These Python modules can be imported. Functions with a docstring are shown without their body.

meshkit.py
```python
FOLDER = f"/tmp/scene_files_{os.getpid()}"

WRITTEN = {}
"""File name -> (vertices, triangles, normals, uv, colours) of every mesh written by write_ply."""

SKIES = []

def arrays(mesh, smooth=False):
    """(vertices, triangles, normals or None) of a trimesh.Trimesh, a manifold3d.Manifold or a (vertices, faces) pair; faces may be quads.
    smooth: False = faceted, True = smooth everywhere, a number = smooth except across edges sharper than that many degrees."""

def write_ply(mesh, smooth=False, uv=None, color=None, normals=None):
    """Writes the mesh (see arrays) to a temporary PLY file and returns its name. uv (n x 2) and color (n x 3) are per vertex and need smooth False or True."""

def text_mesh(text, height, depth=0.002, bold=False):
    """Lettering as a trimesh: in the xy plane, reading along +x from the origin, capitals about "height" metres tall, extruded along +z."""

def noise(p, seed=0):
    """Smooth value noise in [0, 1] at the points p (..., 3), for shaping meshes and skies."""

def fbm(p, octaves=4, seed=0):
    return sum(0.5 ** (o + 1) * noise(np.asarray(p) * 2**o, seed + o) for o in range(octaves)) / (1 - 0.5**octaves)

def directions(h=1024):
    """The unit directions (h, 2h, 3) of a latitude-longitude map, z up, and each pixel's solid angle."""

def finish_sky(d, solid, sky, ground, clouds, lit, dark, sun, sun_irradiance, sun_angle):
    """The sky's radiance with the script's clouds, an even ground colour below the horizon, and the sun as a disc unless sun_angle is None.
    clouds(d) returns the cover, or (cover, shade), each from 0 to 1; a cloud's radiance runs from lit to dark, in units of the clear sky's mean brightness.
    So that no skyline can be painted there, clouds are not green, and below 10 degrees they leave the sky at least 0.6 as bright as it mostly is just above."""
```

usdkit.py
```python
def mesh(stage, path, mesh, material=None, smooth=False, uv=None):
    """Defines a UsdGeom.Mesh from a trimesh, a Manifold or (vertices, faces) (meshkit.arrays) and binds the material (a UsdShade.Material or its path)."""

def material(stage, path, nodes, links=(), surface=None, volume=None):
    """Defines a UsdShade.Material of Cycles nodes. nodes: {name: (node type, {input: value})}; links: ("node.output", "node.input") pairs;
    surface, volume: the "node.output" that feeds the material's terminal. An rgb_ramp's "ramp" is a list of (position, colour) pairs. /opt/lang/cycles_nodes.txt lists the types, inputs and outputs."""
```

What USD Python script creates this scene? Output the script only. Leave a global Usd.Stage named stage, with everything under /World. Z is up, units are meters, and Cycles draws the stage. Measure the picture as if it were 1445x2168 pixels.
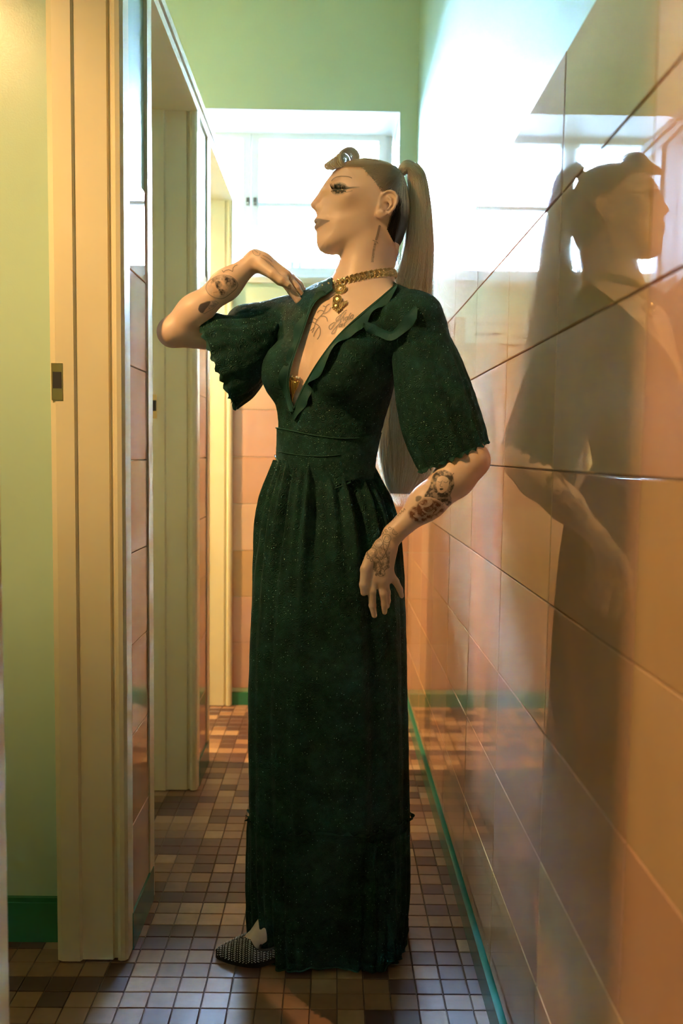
import math, random
import numpy as np, trimesh, usdkit, meshkit
from pxr import Usd, UsdGeom, UsdLux, UsdShade, Gf, Sdf, Vt

rng = np.random.default_rng(7)
stage = Usd.Stage.CreateInMemory()
UsdGeom.SetStageUpAxis(stage, 'Z'); UsdGeom.SetStageMetersPerUnit(stage, 1.0)
UsdGeom.Xform.Define(stage, '/World'); UsdGeom.Scope.Define(stage, '/World/Looks')

# ------------------------------------------------------------------ camera
IMG_W, IMG_H = 1445, 2168
FPX, PITCH, YAW, ROLL, PY0, EYE = 1966.7, -0.0851, 0.0097, 0.0135, 1127.4, 1.12
def _rot():
    cy, sy, cp, sp = math.cos(YAW), math.sin(YAW), math.cos(PITCH), math.sin(PITCH)
    fw = np.array([sy*cp, cy*cp, sp]); rt = np.array([cy, -sy, 0.0]); up = np.cross(rt, fw)
    cr, sr = math.cos(ROLL), math.sin(ROLL)
    return np.array([cr*rt + sr*up, cr*up - sr*rt, fw])
CAMR = _rot()
cam = UsdGeom.Camera.Define(stage, '/World/camera')
cam.CreateHorizontalApertureAttr(24.0); cam.CreateVerticalApertureAttr(24.0*IMG_H/IMG_W)
cam.CreateFocalLengthAttr(24.0*FPX/IMG_W)
cam.CreateVerticalApertureOffsetAttr(24.0*(PY0-IMG_H/2)/IMG_W)
cam.CreateClippingRangeAttr(Gf.Vec2f(0.05, 100))
cam.CreateFStopAttr(4.0); cam.CreateFocusDistanceAttr(1.98)
cam.CreateExposureAttr(0.8)
_m = np.eye(4); _m[0, :3] = CAMR[0]; _m[1, :3] = CAMR[1]; _m[2, :3] = -CAMR[2]; _m[3, :3] = (0, 0, EYE)
cam.AddTransformOp().Set(Gf.Matrix4d(*_m.ravel().tolist()))

# ------------------------------------------------------------------ daylight
SKY = 92.0
dome = UsdLux.DomeLight.Define(stage, '/World/sky')
dome.CreateIntensityAttr(SKY); dome.CreateColorAttr(Gf.Vec3f(0.42, 0.63, 0.98))
WARM = (1.0, 0.55, 0.22)
LAMP_A = (-1.25, 3.40, 2.78, 8000.0)
LAMP_B = (-1.10, 1.075, 2.50, 2300.0)

# ------------------------------------------------------------------ helpers
def at(px, py, Y):
    d = np.array([(px-722.5)/FPX, (PY0-py)/FPX, 1.0]) @ CAMR
    return np.array([0, 0, EYE]) + d*(Y/d[1])

_names = {}
def numbered(path):
    n = _names.get(path, 0); _names[path] = n + 1
    return path if n == 0 else f'{path}_{n:03d}'
def tag(prim, label=None, cat=None, group=None, kind=None):
    for k, v in (('label', label), ('category', cat), ('group', group), ('kind', kind)):
        if v: prim.SetCustomDataByKey(k, v)
    return prim
def thing(name, label=None, cat=None, group=None, kind=None, loc=None):
    x = UsdGeom.Xform.Define(stage, numbered('/World/' + name))
    if loc is not None: x.AddTranslateOp().Set(Gf.Vec3d(*map(float, loc)))
    return tag(x.GetPrim(), label, cat, group, kind)
def obj(name, mesh, material, parent=None, smooth=False, uv=None, **kw):
    p = numbered((str(parent.GetPath()) if parent is not None else '/World') + '/' + name)
    m = usdkit.mesh(stage, p, mesh, M[material] if isinstance(material, str) else material, smooth=smooth, uv=uv)
    return tag(m.GetPrim(), **kw)
def obj_n(name, v, f, n, material, parent, primvars=None, **kw):
    p = numbered(str(parent.GetPath()) + '/' + name)
    m = UsdGeom.Mesh.Define(stage, p)
    m.CreatePointsAttr(Vt.Vec3fArray.FromNumpy(np.asarray(v, np.float32)))
    m.CreateFaceVertexCountsAttr(Vt.IntArray.FromNumpy(np.full(len(f), 3, np.int32)))
    m.CreateFaceVertexIndicesAttr(Vt.IntArray.FromNumpy(np.asarray(f, np.int32).ravel()))
    m.CreateSubdivisionSchemeAttr('none')
    if n is not None:
        m.CreateNormalsAttr(Vt.Vec3fArray.FromNumpy(np.asarray(n, np.float32))); m.SetNormalsInterpolation('vertex')
    for k, a in (primvars or {}).items():
        UsdGeom.PrimvarsAPI(m).CreatePrimvar(k, Sdf.ValueTypeNames.Color3fArray, 'vertex').Set(Vt.Vec3fArray.FromNumpy(np.asarray(a, np.float32)))
    UsdShade.MaterialBindingAPI.Apply(m.GetPrim()).Bind(M[material]); return tag(m.GetPrim(), **kw)
def box(x0, x1, y0, y1, z0, z1):
    v = np.array([(x, y, z) for x in (x0, x1) for y in (y0, y1) for z in (z0, z1)], float)
    f = np.array([(0,1,3,2),(4,6,7,5),(0,4,5,1),(2,3,7,6),(0,2,6,4),(1,5,7,3)])
    return trimesh.Trimesh(v, np.vstack([f[:, [0,1,2]], f[:, [0,2,3]]]), process=False)
def cat(*ms): return trimesh.util.concatenate(list(ms))
def chamfer_tile(a, b, n, c, t, ch):
    """tile: corner c, edge vectors a, b, outward normal n (all arrays), thickness t, bevel ch; open at the back"""
    a, b, n, c = (np.asarray(v, float) for v in (a, b, n, c))
    ua, ub = a/np.linalg.norm(a), b/np.linalg.norm(b)
    lo = [c, c+a, c+a+b, c+b]
    mid = [p + n*(t-ch) for p in lo]
    top = [c+n*t+(ua+ub)*ch, c+a+n*t+(-ua+ub)*ch, c+a+b+n*t-(ua+ub)*ch, c+b+n*t+(ua-ub)*ch]
    v = np.array(lo + mid + top); f = []
    for i in range(4):
        j = (i+1) % 4
        f += [(i, j, 4+j), (i, 4+j, 4+i), (4+i, 4+j, 8+j), (4+i, 8+j, 8+i)]
    f += [(8, 9, 10), (8, 10, 11)]
    f = np.array(f)
    if np.dot(np.cross(a, b), n) < 0: f = f[:, ::-1]
    return trimesh.Trimesh(v, f, process=False)
def extrude_plan(pts, z0, z1):
    """closed plan polygon (counter-clockwise) pushed up from z0 to z1"""
    from shapely.geometry import Polygon
    m = trimesh.creation.extrude_polygon(Polygon(pts), z1-z0, engine='earcut'); m.apply_translation((0, 0, z0)); return m
def tube(points, radii, sides=8, caps=True, closed=False):
    p = np.asarray(points, float); n = len(p); r = np.broadcast_to(radii, (n,)).astype(float)
    t = np.gradient(p, axis=0)
    if closed: t = np.roll(p, -1, 0) - np.roll(p, 1, 0)
    t /= np.linalg.norm(t, axis=1, keepdims=True) + 1e-12
    a = np.zeros_like(p); ref = np.array([0, 0, 1.0]) if abs(t[0, 2]) < .9 else np.array([1.0, 0, 0])
    for i in range(n):
        ref = ref - t[i]*np.dot(ref, t[i]); ref /= np.linalg.norm(ref)+1e-12; a[i] = ref
    b = np.cross(t, a); ang = np.arange(sides)*2*np.pi/sides
    v = p[:, None] + r[:, None, None]*(np.cos(ang)[None, :, None]*a[:, None] + np.sin(ang)[None, :, None]*b[:, None])
    v = v.reshape(-1, 3); f = []
    for i in range(n if closed else n-1):
        for s in range(sides):
            q = (i*sides+s, i*sides+(s+1) % sides, ((i+1) % n)*sides+(s+1) % sides, ((i+1) % n)*sides+s)
            f += [(q[0], q[1], q[2]), (q[0], q[2], q[3])]
    if caps and not closed:
        v = np.vstack([v, p[:1], p[-1:]]); c0, c1 = len(v)-2, len(v)-1
        for s in range(sides):
            f += [(c0, (s+1) % sides, s), (c1, (n-1)*sides+s, (n-1)*sides+(s+1) % sides)]
    return trimesh.Trimesh(v, np.array(f), process=False)
def lathe(profile, sides=32, loc=(0, 0, 0)):
    """(radius, z) profile about z"""
    pr = np.asarray(profile, float); ang = np.arange(sides)*2*np.pi/sides
    v = np.stack([pr[:, None, 0]*np.cos(ang), pr[:, None, 0]*np.sin(ang), np.broadcast_to(pr[:, None, 1], (len(pr), sides))], -1).reshape(-1, 3)
    f = []
    for i in range(len(pr)-1):
        for s in range(sides):
            q = (i*sides+s, i*sides+(s+1) % sides, (i+1)*sides+(s+1) % sides, (i+1)*sides+s)
            f += [(q[0], q[1], q[2]), (q[0], q[2], q[3])]
    return trimesh.Trimesh(v + np.asarray(loc), np.array(f), process=False)
def grid_faces(n, m, wrap=False):
    """faces of an n x m vertex grid, wrap closes the second index"""
    i, j = np.meshgrid(np.arange(n-1), np.arange(m if wrap else m-1), indexing='ij')
    a = i*m + j; b = i*m + (j+1) % m; c = (i+1)*m + (j+1) % m; d = (i+1)*m + j
    a, b, c, d = (x.ravel() for x in (a, b, c, d))
    return np.vstack([np.stack([a, b, c], 1), np.stack([a, c, d], 1)])

# ------------------------------------------------------------------ materials
M = {}
def mat(name, color, rough=0.5, metallic=0.0, bump=None, vary=None, **kw):
    """bump: (scale, strength, distance); vary: (scale, amount) darkens and lightens the colour by noise in object space"""
    n = {'p': ('principled_bsdf', dict(roughness=rough, metallic=metallic, **kw))}; l = []
    if vary or bump: n['tc'] = ('geometry', {})
    if vary:
        lo = tuple(c*(1-vary[1]) for c in color); hi = tuple(min(1, c*(1+vary[1])) for c in color)
        n['vn'] = ('noise_texture', {'scale': vary[0], 'detail': 3.0}); n['vr'] = ('rgb_ramp', {'ramp': [(0.3, lo), (0.7, hi)]})
        l += [('tc.position', 'vn.vector'), ('vn.fac', 'vr.fac'), ('vr.color', 'p.base_color')]
    else: n['p'][1]['base_color'] = color
    if bump:
        n['bn'] = ('noise_texture', {'scale': bump[0], 'detail': 3.0}); n['b'] = ('bump', {'strength': bump[1], 'distance': bump[2]})
        l += [('tc.position', 'bn.vector'), ('bn.fac', 'b.height'), ('b.normal', 'p.normal')]
    M[name] = usdkit.material(stage, '/World/Looks/' + name, n, l, surface='p.BSDF')
def mat_ground():
    mat('outdoor_ground', (0.22, 0.22, 0.21), 0.8); return 'outdoor_ground'
mat('green_paint', (0.47, 0.64, 0.49), 0.30, bump=(260, 0.25, 0.0006), vary=(2.0, 0.05))
mat('mint_paint', (0.36, 0.50, 0.39), 0.40, specular_ior_level=0.4, bump=(180, 0.15, 0.0006), vary=(2.0, 0.04))
mat('end_paint', (0.66, 0.78, 0.60), 0.35, bump=(260, 0.25, 0.0006), vary=(2.0, 0.05))
mat('white_paint', (0.74, 0.76, 0.72), 0.5)
mat('cream_paint', (0.80, 0.72, 0.50), 0.30, bump=(120, 0.15, 0.0008), vary=(3.0, 0.05))
mat('skirting_green', (0.03, 0.19, 0.10), 0.22, bump=(90, 0.2, 0.001))
mat('skirting_teal', (0.03, 0.20, 0.15), 0.18)
mat('grout', (0.16, 0.10, 0.075), 0.8)
mat('wall_grout', (0.28, 0.19, 0.14), 0.8)
mat('window_white', (0.82, 0.84, 0.80), 0.35)
mat('metal', (0.55, 0.53, 0.48), 0.3, metallic=1.0)
mat('dark', (0.02, 0.016, 0.012), 0.7)
mat('brass', (0.55, 0.42, 0.22), 0.32, metallic=1.0)
mat('paper', (0.80, 0.77, 0.62), 0.6)
mat('sign_ink', (0.05, 0.04, 0.03), 0.7)
mat('trim_metal', (0.80, 0.80, 0.76), 0.22, metallic=0.0)
WALL_TILES = [(0.54, 0.32, 0.225), (0.56, 0.37, 0.225), (0.60, 0.41, 0.30), (0.51, 0.33, 0.185), (0.56, 0.345, 0.275)]
for i, c in enumerate(WALL_TILES): mat(f'wall_tile_{i}', c, 0.02, bump=(6, 0.035, 0.0012), vary=(5.0, 0.05))
FLOOR_TILES = [(0.27, 0.15, 0.085), (0.215, 0.115, 0.066), (0.080, 0.038, 0.032), (0.37, 0.235, 0.14), (0.105, 0.050, 0.040)]
for i, c in enumerate(FLOOR_TILES): mat(f'floor_tile_{i}', c, 0.38, bump=(60, 0.12, 0.0008), vary=(40, 0.10))
M['glass'] = usdkit.material(stage, '/World/Looks/glass', {'t': ('transparent_bsdf', {'color': (0.97, 0.99, 0.98)}), 'g': ('glossy_bsdf', {'roughness': 0.02, 'color': (1, 1, 1)}), 'f': ('fresnel', {'IOR': 1.45}), 'm': ('mix_closure', {})},
                             [('f.fac', 'm.fac'), ('t.BSDF', 'm.closure1'), ('g.BSDF', 'm.closure2')], surface='m.closure')
M['lamp_glow'] = usdkit.material(stage, '/World/Looks/lamp_glow', {'e': ('emission', {'color': WARM, 'strength': 1.0})}, [], surface='e.emission')

# ------------------------------------------------------------------ the room
XL, XR, YE = -0.437, 0.333, 4.063          # corridor: cubicle front, tiled wall, end wall
XF, YB, ZC = -1.62, -1.5, 3.35             # far wall of the cubicles, wall behind the camera, ceiling
TP, TZ = 0.2045, 1.0985 - 5*0.2045         # wall tile rows: pitch and lowest joint
ROWS = [TZ + k*TP for k in range(9)]       # up to 1.7115
TL = 0.4045; TY0 = 1.815                   # wall tile length, a joint
FP = 0.0552; FX0, FY0 = -0.365, 2.4515     # floor tiles: pitch, joints

fl = obj('floor', box(XF-.1, XR+.1, YB-.1, YE+.1, -0.06, -0.0035), 'grout', kind='structure', label='small square brown and tan mosaic floor tiles')
tiles = []
nx0, nx1 = math.floor((XF-FX0)/FP), math.ceil((XR-FX0)/FP); ny0, ny1 = math.floor((0.9-FY0)/FP), math.ceil((YE-FY0)/FP)
tone = np.random.default_rng(3)
for j in range(ny0, ny1):
    run = None
    for i in range(nx0, nx1):
        if run is None or tone.random() < 0.62: run = int(tone.choice(5, p=[0.24, 0.22, 0.25, 0.13, 0.16]))
        x0, y0 = FX0+i*FP, FY0+j*FP; x1, y1 = min(x0+FP, XR), min(y0+FP, YE)
        x0c = max(x0, XF)
        if x1-x0c < .008 or y1-y0 < .008: continue
        g = 0.0013
        z = -0.0035 - 0.0
        m = chamfer_tile((x1-x0c-2*g, 0, 0), (0, y1-y0-2*g, 0), (0, 0, 1), (x0c+g, y0+g, z), 0.0035+tone.uniform(-.0003, .0003), 0.0009)
        c = np.array([(x0c+x1)/2, (y0+y1)/2, 0]) - np.array([0, 0, EYE]); cc = CAMR @ c
        px, py = 722.5+FPX*cc[0]/cc[2], PY0-FPX*cc[1]/cc[2]
        seen = (-30 < px < IMG_W+30) and (0 < py < IMG_H+40) and (x1 > -0.46 or (px < 150 and y1 < 2.05))
        hid = (x1 > XL-.02 and x0 < XL-.14 and (1.957 < (y0+y1)/2 < 2.27))
        tiles.append((not (seen and not hid), c[1], run, m))
tiles.sort(key=lambda t: (t[0], t[1]))
for t in tiles[:300]: obj('tile', t[3], f'floor_tile_{t[2]}', fl)
rest = cat(*[t[3] for t in tiles[300:]]); tones = np.repeat([FLOOR_TILES[t[2]] for t in tiles[300:]], [len(t[3].vertices) for t in tiles[300:]], axis=0)
M['floor_tile_far'] = usdkit.material(stage, '/World/Looks/floor_tile_far', {'a': ('attribute', {'attribute': 'tone'}), 'p': ('principled_bsdf', {'roughness': 0.38})}, [('a.color', 'p.base_color')], surface='p.BSDF')
obj_n('far_tiles', rest.vertices, rest.faces, None, 'floor_tile_far', fl, {'tone': tones}, kind='stuff')

obj('ceiling', box(XF-.1, XR+.1, YB-.1, YE+.1, ZC, ZC+.1), 'green_paint', kind='structure', label='pale green painted ceiling')
def wall_tile_mesh(a, b, n, c, r, t=0.008, tilt=0.0007):
    m = chamfer_tile(a, b, n, c, t, 0.0014)
    u = np.asarray(a, float); u /= np.linalg.norm(u); w = np.asarray(b, float); w /= np.linalg.norm(w)
    p = m.vertices - np.asarray(c) - (np.asarray(a)+np.asarray(b))/2
    off = (p @ u)*r.normal(0, tilt) + (p @ w)*r.normal(0, tilt) + abs(r.normal(0, 0.0004))
    front = (p @ np.asarray(n, float)) > t*.5
    m.vertices[front] += np.outer(off[front], n); return m
wt = np.random.default_rng(11)
# right wall: tiles to 1.71, paint above (the tile faces stand at XR)
wr = obj('wall_right', box(XR+.008, XR+.12, YB, YE+.1, 0, ZC), 'wall_grout', kind='structure', label='glossy large tan and pink tiled wall with pale paint above')
obj('upper_paint', box(XR+.004, XR+.0081, YB, YE, ROWS[-1], ZC), 'mint_paint', wr, label='pale glossy painted wall above the tiles')
k0 = math.floor((YB-TY0)/TL); k1 = math.ceil((YE-TY0)/TL)
for r in range(8):
    for k in range(k0, k1):
        y0, y1 = max(TY0+k*TL, YB), min(TY0+(k+1)*TL, YE)
        g = 0.0008
        m = wall_tile_mesh((0, y1-y0-2*g, 0), (0, 0, TP-2*g), (-1, 0, 0), (XR+.008, y0+g, ROWS[r]+g), wt)
        obj('tile', m, f'wall_tile_{wt.integers(5)}', wr)
obj('baseboard_right', extrude_plan([(XR-.010, YB), (XR+.008, YB), (XR+.008, YE), (XR-.010, YE)], 0, 0.062), 'skirting_teal', kind='structure', label='low teal skirting under the tiled wall')
# end wall with the window opening
WX0, WX1, WZ0, WZ1 = -1.09, 0.266, 1.86, 2.565
we = obj('wall_end', cat(box(XF-.1, XR+.1, YE, YE+.45, 0, WZ0), box(XF-.1, XR+.1, YE, YE+.45, WZ1, ZC), box(XF-.1, WX0, YE, YE+.45, WZ0, WZ1), box(WX1, XR+.1, YE, YE+.45, WZ0, WZ1)), 'end_paint', kind='structure', label='pale green end wall with the window, tiled below')
ex = [XR - k*TL for k in range(3)] + [XL-.05]
for r in range(8):
    for a, b in zip(ex[1:], ex[:-1]):
        if b-a < .02: continue
        g = 0.0008; top = ROWS[r]+TP
        m = wall_tile_mesh((b-a-2*g, 0, 0), (0, 0, TP-2*g), (0, -1, 0), (a+g, YE, ROWS[r]+g), wt)
        obj('tile', m, f'wall_tile_{wt.integers(5)}', we)
obj('baseboard_end', box(-.50, XR-.01, YE-.016, YE, 0, 0.056), 'skirting_green', kind='structure', label='low dark green skirting under the end wall')
obj('wall_left', box(XF-.1, XF, YB, YE, 0, ZC), 'green_paint', kind='structure', label='green wall at the back of the cubicles')
obj('wall_back', box(XF-.1, XR+.1, YB-.1, YB, 0, ZC), 'green_paint', kind='structure', label='green wall behind the camera')
obj('ground', box(-60, 60, YE+.6, 120, -1.2, -.8), mat_ground(), kind='structure', label='grey paved ground outside the window')
# window
w1 = thing('window_1', 'bright two-sash window high in the end wall', kind='structure')
YG = YE + .33
def frame_bars(x0, x1, z0, z1, w, d0, d1): return cat(box(x0, x1, d0, d1, z1-w, z1), box(x0, x1, d0, d1, z0, z0+w), box(x0, x0+w, d0, d1, z0+w, z1-w), box(x1-w, x1, d0, d1, z0+w, z1-w))
obj('window_frame', frame_bars(-1.09, 0.252, 1.905, 2.60, 0.028, YG-.02, YG+.06), 'window_white', w1)
for a, b in ((-1.062, -0.392), (-0.390, 0.224)):
    obj('sash', frame_bars(a, b, 1.933, 2.572, 0.036, YG-.035, YG+.02), 'window_white', w1)
    obj('transom_bar', box(a+.036, b-.036, YG-.02, YG+.012, 2.243, 2.262), 'window_white', w1)
    obj('pane', box(a+.036, b-.036, YG-.004, YG+.0, 2.262, 2.536), 'glass', w1)
    obj('pane', box(a+.036, b-.036, YG-.004, YG+.0, 1.969, 2.243), 'glass', w1)
for x in (-0.405, -0.372): obj('latch', cat(box(x-.007, x+.007, YG-.046, YG-.035, 2.24, 2.275), box(x-.004, x+.004, YG-.06, YG-.046, 2.25, 2.258)), 'metal', w1)
for x in (-0.20, -0.165): obj('handle', box(x-.009, x+.009, YG-.05, YG-.035, 1.966, 1.992), 'window_white', w1)
obj('window_reveal', cat(box(WX0, WX1, YE-.0, YG+.05, WZ1-.004, WZ1+.001), box(WX1-.004, WX1+.001, YE, YG+.05, WZ0, WZ1), box(WX0-.001, WX0+.004, YE, YG+.05, WZ0, WZ1)), 'white_paint', w1)
obj('window_sill', box(WX0, WX1, YE-.012, YG+.05, WZ0-.018, WZ0+.006), 'white_paint', w1)

# cubicle fronts: piers, frames, headers, partitions
PIERS = [(1.06, 1.23), (1.957, 2.268), (2.99, 3.30), (4.02, 4.063)]
ZH0, ZH1 = 2.174, 2.232
def jamb(y, s):
    """plan of a frame post whose outer face is at y; s = +1 the post stands beyond y, -1 before it"""
    pts = [(-.590, 0), (-.578, -.006), (-.540, -.006), (-.536, .002), (-.470, .002), (-.468, .010), (-.461, .010), (-.459, .001), (-.452, -.003), (-.443, -.001), (-.437, .006), (-.437, .058), (-.590, .058)]
    p = [(x, y + s*v) for x, v in pts]
    return p if s > 0 else p[::-1]
ZT = ROWS[-1]
for k, (a, b) in enumerate(PIERS):
    if k < 3:
        wp = obj('wall_pier', box(-.585, XL-.012, a+.05, b-.05, 0, ZH0), 'green_paint', kind='structure', label=['narrow wall between cubicle doorways beside the camera', 'narrow wall between the first and second cubicle doorways', 'narrow wall between the second and third cubicle doorways'][k])
        if k:
            for r in range(8):
                g = .0008
                obj('tile', wall_tile_mesh((0, b-a-.112-2*g, 0), (0, 0, TP-2*g), (1, 0, 0), (XL-.012, a+.056+g, ROWS[r]+g), wt), f'wall_tile_{wt.integers(5)}', wp)
            obj('upper_paint', box(XL-.012, XL-.008, a+.056, b-.056, ROWS[-1], ZH0), 'mint_paint', wp)
            obj('skirting', extrude_plan([(XL-.012, a+.056), (XL+.002, a+.05), (XL+.002, b-.02), (XL-.012, b-.02)], 0, 0.085), 'skirting_teal', wp)
    tr = thing(f'trim_{k+1}', ['cream door frame post at the near edge', 'cream painted door frame of the first pier with a latch plate', 'cream painted door frame of the second pier', 'cream painted door frame post at the end wall'][k], kind='structure')
    obj('post', extrude_plan(jamb(a, 1), 0.004, ZH0), 'cream_paint', tr)
    if k < 3: obj('post', extrude_plan(jamb(b, -1), 0.004, ZH0), 'cream_paint', tr)
    if k in (1, 2):
        y = a-.006
        obj('latch_plate', box(-.586, -.563, y-.0015, y+.004, 1.222, 1.298), 'brass', tr)
        obj('latch_hole', box(-.583, -.565, y-.0022, y+.002, 1.246, 1.280), 'dark', tr)
hd = obj('trim_5', cat(box(-.590, XL+.002, 0.3, YE, ZH0, ZH0+.026), box(-.590, XL-.006, 0.3, YE, ZH0+.026, ZH0+.034), box(-.590, XL+.006, 0.3, YE, ZH0+.034, ZH1)), 'cream_paint', kind='structure', label='long cream header board over the cubicle doorways')
for k, (a, b) in enumerate(PIERS[:3]):
    y0 = 2.053 if k == 1 else (a+b)/2-.06
    wp = obj('wall_partition', box(XF, -.57, y0, y0+.12, 0, ZH1), 'green_paint', kind='structure', label=['green cubicle partition beside the camera', 'green cubicle partition seen through the first doorway', 'green cubicle partition behind the second pier'][k])
    obj('skirting', cat(box(XF, -.57, y0-.016, y0, 0, 0.092), box(XF, -.57, y0-.011, y0, 0.092, 0.102)), 'skirting_green', wp)

# pendant lamps over the cubicles
for k, (lx, ly, lz, w) in enumerate((LAMP_A, LAMP_B)):
    lp = thing('pendant_lamp', ['warm bulb under a small metal shade hanging over the farther cubicles', 'warm bulb under a small metal shade hanging over the nearer cubicles'][k], 'lamp')
    obj('cord', tube([(lx, ly, lz+.05), (lx, ly, ZC)], .004), 'dark', lp)
    obj('canopy', lathe([(0, ZC), (.05, ZC), (.05, ZC-.02), (.02, ZC-.035), (0, ZC-.035)], 24, (lx, ly, 0)), 'brass', lp)
    obj('socket', lathe([(0, .09), (.022, .09), (.024, .045), (0, .045)], 20, (lx, ly, lz)), 'brass', lp)
    rim = (-.090, -.050)[k]
    obj('shade', lathe([(.022, .085), (.034, .080), (.090, rim), (.088, rim-.002), (.032, .077), (.020, .082)], 32, (lx, ly, lz)), 'white_paint', lp, smooth=30)
    g = trimesh.creation.icosphere(3, 0.03); g.apply_translation((lx, ly, lz))
    mname = f'globe_{k}'
    M[mname] = usdkit.material(stage, '/World/Looks/'+mname, {'e': ('emission', {'color': WARM, 'strength': w})}, [], surface='e.emission')
    obj('bulb', g, mname, lp, smooth=True)

# sign on the end wall under the window (seen in the glossy wall)
sg = thing('sign', 'cream notice with arrow under the window, mirrored in the glossy tiled wall', 'sign')
obj('board', box(-.30, .105, YE-.014, YE-.0085, 1.600, 1.718), 'paper', sg)
def wall_text(s, h, x, z, shear=0.25):
    t = meshkit.text_mesh(s, h, 0.0006); v = t.vertices.copy(); v[:, 0] += shear*v[:, 1]
    return trimesh.Trimesh(np.stack([x+v[:, 0], YE-.0142-v[:, 2], z+v[:, 1]], 1), t.faces[:, ::-1], process=False)
obj('lettering', wall_text('your commitment care', .0185, -.20, 1.676), 'sign_ink', sg)
obj('lettering', wall_text('& Shut', .022, -.19, 1.622), 'sign_ink', sg)
obj('arrow', cat(box(-.03, .065, YE-.015, YE-.0141, 1.632, 1.644)), 'sign_ink', sg)
av = np.array([(-.055, YE-.015, 1.638), (-.03, YE-.015, 1.626), (-.03, YE-.015, 1.650), (-.055, YE-.0141, 1.638), (-.03, YE-.0141, 1.626), (-.03, YE-.0141, 1.650)])
obj('arrow', trimesh.Trimesh(av, [(0, 1, 2), (3, 5, 4), (0, 3, 4), (0, 4, 1), (1, 4, 5), (1, 5, 2), (2, 5, 3), (2, 3, 0)], process=False), 'sign_ink', sg)

# ================================================================== the person
from scipy.ndimage import map_coordinates
from scipy.interpolate import RBFInterpolator
Y0 = 2.06; PX = Y0/FPX                      # depth of the figure's middle, metres per pixel there
def W(px, py, Y=Y0): return at(px, py, Y)
def to_px(P):
    c = (P - np.array([0, 0, EYE])) @ CAMR.T
    return np.stack([722.5 + FPX*c[..., 0]/c[..., 2], PY0 - FPX*c[..., 1]/c[..., 2]], -1)
def smin(a, b, k):
    h = np.maximum(k-np.abs(a-b), 0)/k
    return np.minimum(a, b) - h*h*k*0.25
def smax(a, b, k): return -smin(-a, -b, k)
def cone(P, a, b, r0, r1):
    a, b = np.asarray(a, float), np.asarray(b, float)
    ba = b-a; t = np.clip((P-a) @ ba/(ba @ ba), 0, 1)
    return np.linalg.norm(P - a - t[:, None]*ba, axis=1) - (r0+(r1-r0)*t)
def chain(P, pts, rad, k=0.004):
    f = None
    for a, b, r0, r1 in zip(pts[:-1], pts[1:], rad[:-1], rad[1:]):
        g = cone(P, a, b, r0, r1); f = g if f is None else smin(f, g, k)
    return f
def ellipsoid(P, c, axes, half):
    q = (P-np.asarray(c)) @ np.asarray(axes).T
    h = np.asarray(half); k0 = np.linalg.norm(q/h, axis=1); k1 = np.linalg.norm(q/h**2, axis=1)
    return k0*(k0-1)/np.maximum(k1, 1e-9)
def poly_sdf(Q, poly):
    """signed distance of 2-D points to a polygon, negative inside"""
    poly = np.asarray(poly, float); d = np.full(len(Q), 1e18); s = np.ones(len(Q))
    for a, b in zip(poly, np.roll(poly, 1, 0)):
        e = b-a; w = Q-a; t = np.clip(w @ e/(e @ e), 0, 1); d = np.minimum(d, ((w-t[:, None]*e)**2).sum(1))
        c0, c1, c2 = Q[:, 1] >= a[1], Q[:, 1] < b[1], e[0]*w[:, 1] > e[1]*w[:, 0]
        flip = (c0 & c1 & c2) | (~c0 & ~c1 & ~c2); s[flip] *= -1
    return s*np.sqrt(d)
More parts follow.
